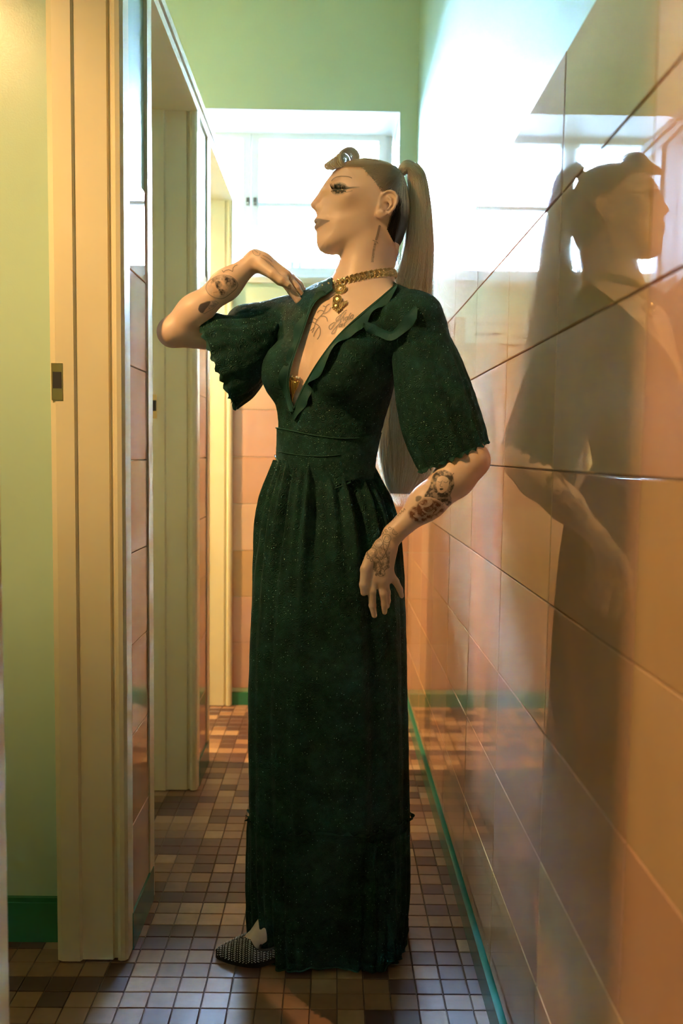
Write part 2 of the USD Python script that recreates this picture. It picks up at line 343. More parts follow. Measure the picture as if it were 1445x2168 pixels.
def nets(F, org, h):
    """surface nets of the zero level of the dense array F (negative inside)"""
    nx, ny, nz = F.shape; neg = F < 0
    ci = np.zeros((nx-1, ny-1, nz-1), bool)
    o = neg[:-1, :-1, :-1]
    for dx in (0, 1):
        for dy in (0, 1):
            for dz in (0, 1):
                if dx+dy+dz: ci |= neg[dx:nx-1+dx, dy:ny-1+dy, dz:nz-1+dz] != o
    cells = np.argwhere(ci); idx = np.full(ci.shape, -1, np.int32); idx[ci] = np.arange(len(cells))
    acc = np.zeros((len(cells), 3)); cnt = np.zeros(len(cells))
    cor = [(a, b, c) for a in (0, 1) for b in (0, 1) for c in (0, 1)]
    val = {c: F[cells[:, 0]+c[0], cells[:, 1]+c[1], cells[:, 2]+c[2]] for c in cor}
    for c in cor:
        for ax in range(3):
            if c[ax] == 0:
                d = list(c); d[ax] = 1; d = tuple(d); a, b = val[c], val[d]; m = (a < 0) != (b < 0)
                t = np.where(m, a/np.where(m, a-b, 1), 0); p = np.array(c, float)[None] + 0*acc; p[:, ax] = t
                acc += np.where(m[:, None], p, 0); cnt += m
    v = (cells + acc/cnt[:, None])*h + org; faces = []
    for ax in range(3):
        u, w = (ax+1) % 3, (ax+2) % 3
        sl0 = [slice(None)]*3; sl1 = [slice(None)]*3; sl0[ax] = slice(0, -1); sl1[ax] = slice(1, None)
        for q in (sl0, sl1): q[u] = slice(1, -1); q[w] = slice(1, -1)
        a, b = neg[tuple(sl0)], neg[tuple(sl1)]; e = np.argwhere(a != b)
        sign = a[tuple(e.T)]; off = np.zeros(3, int); off[u] = 1; off[w] = 1; e = e + off
        def g(du, dw):
            k = e.copy(); k[:, u] -= du; k[:, w] -= dw; return idx[k[:, 0], k[:, 1], k[:, 2]]
        q = np.stack([g(1, 1), g(0, 1), g(0, 0), g(1, 0)], 1); q[~sign] = q[~sign][:, ::-1]
        q = q[(q >= 0).all(1)]; faces += [q[:, [0, 1, 2]], q[:, [0, 2, 3]]]
    return v, np.vstack(faces)
def iso(f, lo, hi, h, level=0.0, coarse=5):
    """mesh of f = level in a box, evaluated only near the surface"""
    lo, hi = np.asarray(lo, float), np.asarray(hi, float); H = h*coarse
    n = np.ceil((hi-lo)/H).astype(int)
    g = np.stack(np.meshgrid(*[lo[k]+np.arange(n[k]+1)*H for k in range(3)], indexing='ij'), -1)
    C = (f(g.reshape(-1, 3))-level).reshape(n+1)
    F = np.repeat(np.repeat(np.repeat(C, coarse, 0), coarse, 1), coarse, 2)[:n[0]*coarse+1, :n[1]*coarse+1, :n[2]*coarse+1].astype(np.float32)
    near = np.abs(C) < H*1.9
    full = np.repeat(np.repeat(np.repeat(near, coarse, 0), coarse, 1), coarse, 2)
    r = coarse//2; full = full[r:, r:, r:][:F.shape[0], :F.shape[1], :F.shape[2]]
    full = np.pad(full, [(0, F.shape[k]-full.shape[k]) for k in range(3)])
    fix = np.repeat(np.repeat(np.repeat(C, coarse, 0), coarse, 1), coarse, 2)[r:, r:, r:][:F.shape[0], :F.shape[1], :F.shape[2]]
    F[:fix.shape[0], :fix.shape[1], :fix.shape[2]] = fix
    ii = np.argwhere(full)
    for s in range(0, len(ii), 400000):
        k = ii[s:s+400000]; F[k[:, 0], k[:, 1], k[:, 2]] = f(lo + k*h) - level
    return nets(F, lo, h)
def field_normals(f, v, e=0.0012):
    n = np.stack([f(v+d)-f(v-d) for d in np.eye(3)*e], 1)
    return n/np.maximum(np.linalg.norm(n, axis=1, keepdims=True), 1e-9)
def bound(P, c, r, fn, far=None):
    """evaluate fn only near a sphere; elsewhere the distance to the sphere"""
    d = np.linalg.norm(P-np.asarray(c), axis=1) - r; out = d + 0.03; m = d < 0.03
    if m.any(): out[m] = fn(P[m])
    return out

# ---- head: a side outline blown up to the widths of a head
HEAD = [(703,368),(688,387),(680,400),(677,411),(679,424),(677,440),(673,452),(671.5,459),(668.5,465),(667.5,472),(669,477),(668,484),(669.5,492),(669.5,500),(669.5,510),(671,520),(676,530),(688,536.5),(704,538),(724,533),(748,523),(772,508),(790,500),(806,512),(822,530),(836,534),(850,508),(859,480),(864,452),(865,428),(861,400),(852,376),(838,358),(818,348),(795,342),(770,340),(745,343),(724,350)]
_ug, _vg = np.arange(625, 905), np.arange(305, 585)
_Q = np.stack(np.meshgrid(_ug, _vg, indexing='ij'), -1).reshape(-1, 2).astype(float)
HD = (-poly_sdf(_Q, HEAD)).reshape(len(_ug), len(_vg))
_c = np.array([(720,365,58,62),(700,390,55,58),(685,400,50,54),(730,400,59,58),(760,400,66,70),(820,400,71,85),(850,450,66,75),(830,500,58,55),(820,525,50,45),(780,350,62,60),
  (710,430,53,58),(740,430,64,64),(775,440,66,62),(790,470,62,48),(680,470,44,58),(700,470,49,56),(740,480,56,42),(775,495,55,26),(675,512,34,40),(690,525,41,28),(720,520,48,24),(750,510,53,22)], float)
_rb = RBFInterpolator(_c[:, :2], _c[:, 2:], kernel='thin_plate_spline', smoothing=20)(_Q)
HW, HR = np.clip(_rb[:, 0], 25, 74).reshape(HD.shape), np.clip(_rb[:, 1], 18, 90).reshape(HD.shape)
def _bump(u, v, amp, su, sv=None, ang=0.0):
    sv = sv or su; du, dv = _Q[:, 0]-u, _Q[:, 1]-v; c, s = math.cos(ang), math.sin(ang)
    return (amp*np.exp(-.5*(((du*c+dv*s)/su)**2 + ((-du*s+dv*c)/sv)**2))).reshape(HD.shape)
HW = HW + _bump(706, 403, -9, 9, 8) + _bump(702, 386, 3.0, 12, 5, -.35) + _bump(728, 432, 4, 16, 9, -.2) + _bump(716, 462, -3, 20, 10) + _bump(748, 455, -3, 22, 14) + _bump(752, 385, -2.5, 12) + _bump(690, 500, -2.5, 10, 6)
def head_lookup(A, u, v, order=1): return map_coordinates(A, np.stack([np.clip(np.atleast_1d(u)-_ug[0], 0, len(_ug)-1), np.clip(np.atleast_1d(v)-_vg[0], 0, len(_vg)-1)]).astype(float), order=order)
def px3(u, v, lat): p = W(u, v); return p + np.array([0, -lat*PX, 0])
def head_shell(P):
    q = P.copy(); q[:, 1] = Y0; uv = to_px(q); u, v = uv[:, 0], uv[:, 1]
    out_u = np.maximum(np.maximum(_ug[0]-u, u-_ug[-1]), 0); out_v = np.maximum(np.maximum(_vg[0]-v, v-_vg[-1]), 0)
    D, w, r = head_lookup(HD, u, v), head_lookup(HW, u, v), head_lookup(HR, u, v)
    D = D - np.hypot(out_u, out_v)
    a = np.abs(P[:, 1]-Y0)/PX/w; b = 1-np.minimum(D/r, 1)
    g = a*a + b*b - 1; gr = 2*np.sqrt((a/w)**2 + (b/r)**2)
    return np.clip(g/np.maximum(gr, 0.008), -60, 200)*PX
EAR = [(797,457),(799,446),(801,436),(806,428),(814,423.6),(823,423.5),(831,427.4),(837,437),(836.5,449),(831,461),(823,470),(813,476),(803,480),(795,478),(791,472),(793,463)]
def ear(P, s):
    q = P.copy(); q[:, 1] = Y0; uv = to_px(q); lat = s*(Y0-P[:, 1])/PX
    base = 63 + 0.30*(uv[:, 0]-800)
    d2 = poly_sdf(uv, EAR)
    slab = np.maximum(d2+2.0, np.abs(lat-base)-1.6)*PX
    pr = lambda u, v, e=0: px3(u, v, s*(63+0.30*(u-800)+e))
    rim = chain(P, [pr(800,452,1), pr(801.5,437,2), pr(807,429.5,3), pr(815,425.6,3.5), pr(823,425.6,3.5), pr(830,429.5,3.5), pr(834.8,438,3.5), pr(834,449,3), pr(829,460,2.5), pr(821,468,2)], np.array([2.0,2.4,2.6,2.8,2.8,2.8,2.8,2.6,2.6,2.6])*PX, .001)
    anti = chain(P, [pr(817,436,2), pr(823,443,3), pr(824,453,4), pr(818,461,4), pr(807,464,3)], np.array([2.0,2.2,2.4,2.4,2.2])*PX, .001)
    lobe = ellipsoid(P, pr(801, 471, 1.5), np.eye(3), np.array([9.5, 4.5, 8.0])*PX)
    trag = chain(P, [pr(796,462,-2), pr(799,455,0), pr(799,449,-1)], np.array([3,3.4,2.6])*PX, .001)
    f = smin(smin(smin(slab, rim, .0035), anti, .0035), smin(lobe, trag, .003), .005)
    hole = ellipsoid(P, pr(811, 455, 2), np.eye(3), np.array([7.5, 5.0, 9.0])*PX)
    return smax(f, -hole, .003)
def head(P):
    f = head_shell(P)
    nose = chain(P, [px3(682, 411, 0), px3(675.5, 421, 0), px3(666.6, 432.6, 0)], np.array([6.3, 7.2, 8.6])*PX, .004)
    col = cone(P, px3(668.5, 438, 0), px3(679, 451, 0), 6.5*PX, 7.0*PX)
    n = smin(nose, col, .006)
    for s in (-1, 1):
        n = smin(n, ellipsoid(P, px3(677.5, 442.5, s*9.5), np.eye(3), np.array([9.0, 7.0, 6.8])*PX), .004)
    f = smin(f, n, .010)
    for s in (-1, 1):
        f = smax(f, -ellipsoid(P, px3(671.5, 448.5, s*6.5), np.eye(3), np.array([4.5, 3.0, 3.0])*PX), .002)
        eye = ellipsoid(P, px3(717.5, 400.5, s*32), np.eye(3), np.array([13.0, 12.5, 12.0])*PX)
        f = smin(f, eye, .004)
        f = smin(f, chain(P, [px3(703, 401, s*32), px3(709, 393, s*40), px3(720, 390, s*45), px3(731, 396, s*47)], np.array([1.6, 2.4, 2.6, 1.8])*PX, .002), .004)
        f = smin(f, chain(P, [px3(671.3, 467.5, 0), px3(673.5, 465.8, s*7), px3(681, 466, s*17), px3(695, 467.5, s*34)], np.array([5.2, 5.0, 3.8, 2.0])*PX, .003), .0045)
        f = smin(f, chain(P, [px3(673.0, 481.0, 0), px3(675, 481.0, s*8), px3(682, 476.5, s*20), px3(695, 469.5, s*34)], np.array([6.4, 6.0, 4.4, 2.0])*PX, .003), .0045)
        f = smax(f, -chain(P, [px3(666, 474.6, 0), px3(671, 474.0, s*10), px3(682, 471, s*22), px3(695, 468, s*34)], np.array([1.0, 1.0, .8, .4])*PX, .001), .0025)
        f = smin(f, bound(P, px3(814, 452, s*67), .036, lambda q: ear(q, s)), .004)
    return f

# ---- torso frame: she stands turned to her right, chest to the doorway side
AL = math.radians(38)
RT = np.array([-math.cos(AL), math.sin(AL), 0]); FT = np.array([-math.sin(AL), -math.cos(AL), 0]); UP = np.array([0, 0, 1.0])
AX = np.stack([RT, FT, UP])
def T(px, py, r=0, f=0): return W(px, py) + RT*r + FT*f
SL, SR = W(882, 680, 1.955), W(606, 682, 2.165)
EL, WL = W(1000, 975, 1.905), W(832, 1131, 1.885)
ER, WR = W(365, 703, 2.075), W(541, 550, 2.06)
def torso(P):
    f = ellipsoid(P, T(712, 780), AX, (.130, .092, .17))
    f = smin(f, ellipsoid(P, T(738, 700, 0, .004), AX, (.150, .080, .085)), .05)
    for s in (-1, 1): f = smin(f, ellipsoid(P, T(712, 792, s*.070, .066), AX, (.060, .056, .062)), .03)
    f = smin(f, ellipsoid(P, T(688, 960), AX, (.106, .086, .15)), .06)
    f = smin(f, ellipsoid(P, T(694, 1120), AX, (.105, .078, .13)), .05)
    nb = T(764, 622, 0, -.01)
    for s in (SL, SR):
        f = smin(f, cone(P, T(744, 690), s, .055, .040), .04)
        f = smin(f, cone(P, nb, nb + (s-nb)*.75 + np.array([0, 0, .004]), .046, .030), .035)
    # collar bones
    for s in (SL, SR): f = smin(f, cone(P, T(735, 668, (.02 if s is SR else -.02), .062), s + FT*.035 + np.array([0, 0, .012]), .008, .007), .02)
    return f
NECK = [T(764, 640, 0, -.004), W(765, 585), W(778, 520), W(786, 470)]
def neck(P): return smin(chain(P, NECK, [.056, .0505, .0505, .052], .02), cone(P, W(805, 545), W(788, 625), .030, .036), .03)
def arm_near(P):
    f = chain(P, [SL, W(944, 845, 1.925), EL], [.035, .032, .031], .02)
    return smin(f, chain(P, [EL, W(962, 1012, 1.898), W(905, 1062, 1.89), WL], [.032, .0335, .0295, .0205], .035), .02)
def arm_far(P):
    f = chain(P, [SR, W(480, 714, 2.115), ER], [.034, .032, .031], .02)
    return smin(f, chain(P, [ER, W(412, 660, 2.07), W(478, 603, 2.065), WR], [.031, .0300, .0255, .0200], .035), .014)
def hand_near(P):
    y = 1.878
    palm = chain(P, [WL, W(812, 1165, y)], [.0195, .019], .01)
    for a, b, r0, r1 in (((812,1160),(790,1222),.0150,.0115), ((818,1160),(800,1228),.0150,.0115), ((822,1162),(812,1230),.0140,.0110), ((822,1165),(819,1222),.0130,.0100), ((806,1160),(781,1195),.0150,.0120)):
        palm = smin(palm, cone(P, W(*a, y), W(*b, y-.002), r0, r1), .012)
    fing = [chain(P, [W(789,1222,y), W(787,1252,y-.010), W(788,1282,y-.006), W(792,1303,y-.002)], [.0100,.0084,.0076,.0060], .003),
            chain(P, [W(803,1228,y), W(811,1258,y-.006), W(813,1280,y-.003), W(813.5,1296,y)], [.0098,.0080,.0070,.0056], .003),
            chain(P, [W(813,1230,y+.002), W(819,1254,y+.014), W(820,1272,y+.021), W(819,1284,y+.026)], [.0090,.0072,.0064,.0052], .003),
            chain(P, [W(822,1212,y+.002), W(837,1231,y+.004), W(846,1248,y+.008), W(850,1262,y+.012)], [.0098,.0074,.0064,.0050], .003)]
    th = chain(P, [W(786,1178,y-.004), W(773,1205,y-.012), W(770,1238,y-.014), W(769.5,1255,y-.012)], [.0130,.0102,.0092,.0068], .004)
    f = np.minimum.reduce(fing); f = smin(palm, f, .008)
    return smin(f, th, .007)
def hand_far(P):
    y = 2.055
    palm = chain(P, [WR, W(556, 556, y)], [.0195, .019], .01)
    for a, b, r0, r1, d in (((556,554),(606,581),.0150,.0105,.0), ((556,556),(604,583),.016,.011,.018), ((556,557),(600,588),.016,.011,.036), ((556,560),(592,594),.015,.011,-.010)):
        palm = smin(palm, cone(P, W(*a, y), W(*b, y+d), r0, r1), .012)
    fing = [chain(P, [W(598,590,y-.010), W(617,617,y-.014), W(631,636,y-.010), W(642,648,y-.004)], [.0108,.0090,.0080,.0062], .003),
            chain(P, [W(606,584,y+.010), W(628,610,y+.006), W(642,632,y+.012), W(652,643,y+.020)], [.0106,.0086,.0076,.0060], .003),
            chain(P, [W(608,582,y+.030), W(632,602,y+.032), W(646,622,y+.036), W(657,637,y+.042)], [.0104,.0084,.0074,.0058], .003),
            chain(P, [W(604,586,y+.048), W(622,604,y+.054), W(634,620,y+.058), W(643,632,y+.060)], [.0092,.0072,.0064,.0052], .003)]
    th = chain(P, [W(552,562,y-.014), W(577,580,y-.026), W(596,594,y-.030), W(610,604,y-.030)], [.0135,.0108,.0092,.0066], .004)
    f = np.minimum.reduce(fing); f = smin(palm, f, .007)
    return smin(f, th, .006)
ANK = np.array([-.088, 1.990, .150]); TOE = np.array([-.212, 1.978, .018])
def legs(P):
    f = chain(P, [T(694, 1130, -.055, 0), np.array([-.045, 2.0, .56]), np.array([-.045, 1.995, .40]), ANK], [.066, .050, .046, .030], .03)
    f = smin(f, chain(P, [ANK, np.array([-.130, 1.982, .070]), np.array([-.172, 1.978, .028]), TOE], [.030, .028, .020, .012], .015), .015)
    f = smin(f, cone(P, ANK, np.array([-.050, 1.985, .085]), .030, .024), .02)
    g = chain(P, [T(694, 1130, .055, 0), np.array([.005, 2.115, .56]), np.array([.015, 2.12, .40]), np.array([.02, 2.12, .150])], [.066, .050, .048, .031], .03)
    g = smin(g, chain(P, [np.array([.02, 2.12, .150]), np.array([-.03, 2.118, .085]), np.array([-.09, 2.115, .032])], [.031, .028, .018], .02), .02)
    return smin(f, g, .03)
HC = W(765, 445)
def body(P):
    f = bound(P, T(710, 850), .46, torso) + .010*np.clip((1.17-P[:, 2])/.06, 0, 1)
    f = smin(f, bound(P, W(770, 560), .19, neck), .035)
    f = smin(f, bound(P, HC, .19, head), .018)
    f = smin(f, bound(P, (SL+EL)/2 + np.array([0, 0, -.05]), .36, arm_near), .030)
    f = smin(f, bound(P, (SR+ER)/2 + np.array([0, 0, .05]), .34, arm_far), .030)
    f = smin(f, bound(P, W(808, 1220, 1.88), .16, hand_near), .010)
    f = smin(f, bound(P, W(600, 600, 2.07), .16, hand_far), .010)
    return smin(f, bound(P, np.array([-.05, 2.04, .5]), .72, legs), .03)

mat('skin', (0.86, 0.63, 0.485), 0.42, bump=(900, 0.10, 0.0004), subsurface_weight=0.0)
person = thing('person', 'blonde person in a long dark green dress, hand on hip, chin raised', 'person')
bv, bf = iso(body, (-.47, 1.82, 0.0), (.34, 2.32, 1.80), 0.0025)
body_mesh = trimesh.Trimesh(bv, bf, process=False)
obj_n('body', bv, bf, field_normals(body, bv), 'skin', person)

# ------------------------------------------------------------------ the dress
def dress_mat(name, base, fleck, rings=True, scale=1.0):
    n = {'g': ('geometry', {}), 'p': ('principled_bsdf', dict(roughness=0.62, sheen_weight=0.0, specular_ior_level=0.12)),
         'v': ('voronoi_texture', {'scale': 210.0*scale}), 'fl': ('rgb_ramp', {'ramp': [(0.0, (1, 1, 1)), (0.13, (1, 1, 1)), (0.20, (0, 0, 0))]}),
         'vs': ('separate_color', {}), 'gt': ('math', {'math_type': 'greater_than', 'value2': 0.80}), 'mul': ('math', {'math_type': 'multiply'}),
         'n1': ('noise_texture', {'scale': 34.0, 'detail': 4.0}), 'cr': ('rgb_ramp', {'ramp': [(0.3, tuple(c*.65 for c in base)), (0.72, tuple(c*1.35 for c in base))]}),
         'mx': ('mix', {'color2': fleck}), 'rr': ('map_range', {'to_min': 0.62, 'to_max': 0.22}),
         'w': ('voronoi_texture', {'scale': 62.0*scale, 'feature': 'f1'}), 'wr': ('math', {'math_type': 'multiply', 'value2': 46.0}), 'ws': ('math', {'math_type': 'sine'}),
         'n2': ('noise_texture', {'scale': 420.0, 'detail': 2.0}), 'ad': ('math', {'math_type': 'add'}), 'b': ('bump', {'strength': 0.55 if rings else .4, 'distance': 0.0011})}
    l = [('g.position', 'v.vector'), ('v.distance', 'fl.fac'), ('v.color', 'vs.color'), ('vs.r', 'gt.value1'), ('gt.value', 'mul.value1'), ('fl.color', 'mul.value2'),
         ('g.position', 'n1.vector'), ('n1.fac', 'cr.fac'), ('cr.color', 'mx.color1'), ('mul.value', 'mx.fac'), ('mx.color', 'p.base_color'), ('mul.value', 'rr.value'), ('rr.result', 'p.roughness'),
         ('g.position', 'w.vector'), ('w.distance', 'wr.value1'), ('wr.value', 'ws.value1'), ('g.position', 'n2.vector'), ('ws.value', 'ad.value1'), ('n2.fac', 'ad.value2'), ('ad.value', 'b.height'), ('b.normal', 'p.normal')]
    M[name] = usdkit.material(stage, '/World/Looks/'+name, n, l, surface='p.BSDF')
dress_mat('dress_cloth', (0.010, 0.042, 0.033), (0.26, 0.50, 0.42))
dress_mat('dress_band', (0.012, 0.050, 0.039), (0.30, 0.55, 0.46), scale=1.35)
mat('dress_trim', (0.017, 0.062, 0.049), 0.6, bump=(500, .4, .0008), specular_ior_level=0.12)

def march(px, f, level=0.0, y_start=1.75, y_end=2.4):
    """points where the camera rays through the pixels first meet f = level"""
    px = np.atleast_2d(np.asarray(px, float))
    d = np.stack([(px[:, 0]-722.5)/FPX, (PY0-px[:, 1])/FPX, np.ones(len(px))], 1) @ CAMR
    d /= d[:, 1:2]; t = np.full(len(px), y_start); o = np.array([0, 0, EYE])
    go = np.arange(len(px))
    for _ in range(60):
        g = f(o+d[go]*t[go, None])-level; t[go] = np.minimum(t[go] + np.clip(g*.8, -.01, .06), y_end); go = go[(np.abs(g) > 1e-4) & (t[go] < y_end)]
        if not len(go): break
    return o + d*t[:, None]
def spline(pts, n):
    from scipy.interpolate import CubicSpline
    pts = np.asarray(pts, float); s = np.r_[0, np.cumsum(np.linalg.norm(np.diff(pts, axis=0), axis=1))]
    return CubicSpline(s, pts)(np.linspace(0, s[-1], n))
def wob(P, sc, seed, oct=3): return meshkit.fbm(np.asarray(P)*sc, oct, seed)-.5

EASE = 0.010
def dress_f(P):
    f = torso(P)
    f = smin(f, cone(P, SL, SL+(EL-SL)*.36, .043, .039), .03)
    f = smin(f, cone(P, SR, SR+(ER-SR)*.36, .042, .038), .03)
    return f + 0.0035*np.sin(40*(P @ RT)+14*P[:, 2])*np.clip((1.25-P[:, 2])*6, 0, 1)*0.6
dress = tag(UsdGeom.Xform.Define(stage, str(person.GetPath())+'/dress').GetPrim(), label='long dark green dress with ruffled neckline and bell sleeves')
zw0 = W(684, 1012)[2]
dv, df = iso(dress_f, (-.30, 1.86, zw0-.01), (.32, 2.30, 1.50), 0.003, level=EASE)
dn = field_normals(dress_f, dv)
dv = dv + dn*(wob(dv, 22, 3)*0.006 + wob(dv, 60, 4)*0.0022)[:, None]
VEE = [(703,560),(704,612),(690,622),(664,640),(648,676),(634,716),(616,766),(608,806),(612,838),(622,862),(636,834),(658,792),(684,752),(712,716),(744,684),(778,656),(806,632),(830,606),(838,560)]
dpx = to_px(dv); front = (dn*(dv-np.array([0, 0, EYE]))).sum(1) < 0.02
invee = poly_sdf(dpx, VEE) < 0
neckdist = cone(dv, T(764, 660, 0, -.004), W(772, 540), .062, .058)
cut = (front & invee) | ((neckdist < .004) & (dv[:, 2] > W(764, 650)[2])) | (dv[:, 2] < zw0)
keep = ~cut[df].any(1); df2 = df[keep]
used = np.unique(df2); remap = np.full(len(dv), -1); remap[used] = np.arange(len(used))
obj('bodice', trimesh.Trimesh(dv[used], remap[df2], process=False), 'dress_cloth', dress, smooth=True)
# waistband
bz = to_px(dv)
top = np.interp(bz[:, 0], [560, 585, 640, 700, 760, 800], [902, 905, 915, 925, 925, 915])
bot = np.interp(bz[:, 0], [560, 582, 600, 620, 645, 670, 690, 715, 740, 765, 790], [958, 962, 990, 1008, 1023, 1032, 1035, 1030, 1020, 1012, 1003])
wv, wf = iso(dress_f, (-.24, 1.86, W(684, 1050)[2]-.01), (.24, 2.30, 1.20), 0.003, level=EASE+.0022)
wn = field_normals(dress_f, wv); wp = to_px(wv)
top = np.interp(wp[:, 0], [560, 585, 640, 700, 760, 800], [902, 905, 915, 925, 925, 915])
bot = np.interp(wp[:, 0], [560, 582, 600, 620, 645, 670, 690, 715, 740, 765, 790], [958, 962, 990, 1008, 1023, 1032, 1035, 1030, 1020, 1012, 1003])
bk = (wn*(wv-np.array([0, 0, EYE]))).sum(1) > 0
bot = np.where(bk, 975, bot)
cut = (wp[:, 1] < top) | (wp[:, 1] > bot); keep = ~cut[wf].any(1); wf2 = wf[keep]
used = np.unique(wf2); remap = np.full(len(wv), -1); remap[used] = np.arange(len(used))
obj('waistband', trimesh.Trimesh(wv[used] + wn[used]*(wob(wv[used], 70, 9)*.002)[:, None], remap[wf2], process=False), 'dress_band', dress, smooth=True)
def on_dress(px, off=0.0): return march(px, dress_f, EASE+off)
def piping(name, px, r, off=.003, n=80, material='dress_trim', f=None):
    p = on_dress(spline(px, n), off); return obj(name, tube(p, r, 7), material, dress, smooth=True)
piping('seam', [(581,963),(598,990),(620,1010),(645,1025),(670,1034),(690,1037),(715,1032),(742,1021)], .0018, .003)
piping('seam', [(584,906),(612,911),(640,917),(680,924),(720,928),(760,927)], .0016, .003)
piping('seam', [(590,956),(615,961),(650,965),(685,966),(720,962)], .0012, .003)

# skirt: rings from the waist to the tier seam, then the gathered tier
SK = np.array([(975,582,785),(1010,573,800),(1050,563,818),(1100,552,833),(1150,544,843),(1220,536,851),(1300,531,855),(1400,528,857),(1460,527,857),(1560,528,859),(1650,530,860),(1735,531,861),(1800,530,863),(1870,531,864),(1930,534,860),(1990,540,856)], float)
def skirt_ring(py, th, fold, tier=False):
    xl, xr = np.interp(py, SK[:, 0], SK[:, 1]), np.interp(py, SK[:, 0], SK[:, 2])
    L, R_ = W(xl, py), W(xr, py); c = (L+R_)/2; rx = (R_[0]-L[0])/2
    t = (py-975)/1000
    ry = rx*(0.84 - .02*t)
    amp = fold
    ex = 1 - .27*np.clip((py-1000)/500, 0, 1); cc, ss = np.cos(th), np.sin(th)
    amp = amp - .0045*np.clip((1050-py)/70, 0, 1)
    p = np.stack([c[0] + (rx+amp)*np.sign(cc)*np.abs(cc)**ex, Y0 + (ry+amp)*np.sign(ss)*np.abs(ss)**ex, np.full(len(th), c[2])], 1)
    return p
NT = 420
th = np.linspace(0, 2*np.pi, NT, endpoint=False)
fr = np.random.default_rng(21)
ph = fr.uniform(0, 6.28, 12)
def folds(th, t, seed=0):
    a = np.sin(19*th+ph[0]+1.1*np.sin(2*th+ph[1])+.5*t) + (.9-.7*np.clip(t*1.6, 0, 1))*np.sin(33*th+ph[2]+1.6*np.sin(3*th+ph[3])) + .6*np.sin(11*th+ph[4]-.9*t)
    return a
rows = []
pys = np.concatenate([np.linspace(975, 1110, 22), np.linspace(1120, 1742, 60)])
for py in pys:
    t = (py-975)/760
    g = folds(th, t)
    amp = 0.0012 + .0052*np.exp(-((t-.14)/.15)**2) + .0010*t
    sharp = np.sign(g)*np.abs(g)**1.2
    wide = .007*t*np.sin(5*th+ph[6]) + .006*t**.7*np.sin(9*th+ph[7]+.6*t)*np.clip(1.2-t, 0, 1)
    d = amp*sharp + wide - .004*t
    fine = wob(np.stack([np.cos(th)*6, np.sin(th)*6, np.full(NT, py*.012)], 1), 1.6, 31)*.004
    rows.append(skirt_ring(py, th, d+fine))
S = np.array(rows)
obj('skirt', trimesh.Trimesh(S.reshape(-1, 3), grid_faces(len(rows), NT, True)[:, ::-1], process=False), 'dress_cloth', dress, smooth=True)
rows = []
for k, py in enumerate(np.linspace(1728, 1990, 44)):
    t = (py-1728)/262
    g = np.sin(37*th+ph[8]+1.4*np.sin(3*th+ph[9])) + .8*np.sin(23*th+ph[10]+1.1*np.sin(4*th)) + .5*np.sin(9*th+ph[11])
    d = (.0014+.0026*t**.7)*g*(.5+.8*meshkit.noise(np.stack([np.cos(th)*3, np.sin(th)*3, 0*th], 1), 5)) + .008*t*np.sin(6*th+ph[3]) + .004 - .002*t
    q = skirt_ring(py, th, d)
    fq = wob(np.stack([np.cos(th)*5, np.sin(th)*5, np.full(NT, py*.01)], 1), 2.0, 33)*.005
    q[:, 0] += np.cos(th)*fq; q[:, 1] += np.sin(th)*fq
    # the hem hangs unevenly: short at the far side, notched behind the near leg
    if t > .55:
        q[:, 2] += (t-.55)/.45*(.006*np.sin(3*th+1.0) + .006*np.sin(7*th+.3) + .020*np.exp(-((np.angle(np.exp(1j*(th+.85))))/.09)**2) + .004 + .03*np.clip(np.sin(th), 0, 1))
    rows.append(q)
S2 = np.array(rows)
obj('skirt_tier', trimesh.Trimesh(S2.reshape(-1, 3), grid_faces(len(rows), NT, True)[:, ::-1], process=False), 'dress_cloth', dress, smooth=True)
hem = S2[-1]; obj('hem', tube(hem, .0022, 6, closed=True), 'dress_trim', dress, smooth=True)
# little frill along the tier seam
base = S[-4]; nrm = np.stack([np.cos(th), np.sin(th), 0*th], 1); rr = []
for j in range(5):
    u = j/4; rr.append(base + nrm*(.003+.0075*u*(0.6+.5*np.sin(61*th+2*np.sin(5*th))))[:, None] + np.array([0, 0, 1.0])*(.010*u*(.6+.4*np.sin(43*th+1)) - .004 + .004*np.sin(7*th))[:, None] if False else base + nrm*(.003+.0075*u*(0.6+.5*np.sin(61*th+2*np.sin(5*th))))[:, None] + np.stack([0*th, 0*th, .010*u*(.6+.4*np.sin(43*th+1)) - .004 + .004*np.sin(7*th)], 1))
obj('seam_frill', trimesh.Trimesh(np.array(rr).reshape(-1, 3), grid_faces(5, NT, True)[:, ::-1], process=False), 'dress_trim', dress, smooth=True)

# bell sleeves: rings between the upper and lower edge seen in the sleeve's side view
def sleeve(O, I, Yc, depth, seed, name_ruffle=True, n=34, m=110, wave=9):
    O, I = spline(O, n), spline(I, n); rs = np.random.default_rng(seed); p1, p2, p3 = rs.uniform(0, 6.28, 3)
    a = np.linspace(0, 2*np.pi, m, endpoint=False); rows = []
    for k in range(n):
        t = k/(n-1); Y = np.interp(t, np.linspace(0, 1, len(Yc)), Yc); D = np.interp(t, np.linspace(0, 1, len(depth)), depth)
        o, i = W(*O[k], Y), W(*I[k], Y); c, h = (o+i)/2, (o-i)/2
        g = 1 + (.012+.03*t)*np.sin(wave*a+p1+1.2*t) + (.01+.02*t)*np.sin((wave*2+1)*a+p2) + .02*np.sin(3*a+p3+t*2)
        rows.append(c + np.outer(np.cos(a)*g, h) + np.outer(np.sin(a)*g*D, [0, -1.0, 0]))
    S = np.array(rows); S += (wob(S.reshape(-1, 3), 45, seed)*.006).reshape(S.shape[:2])[..., None]*np.array([.4, -.8, .4])
    return S
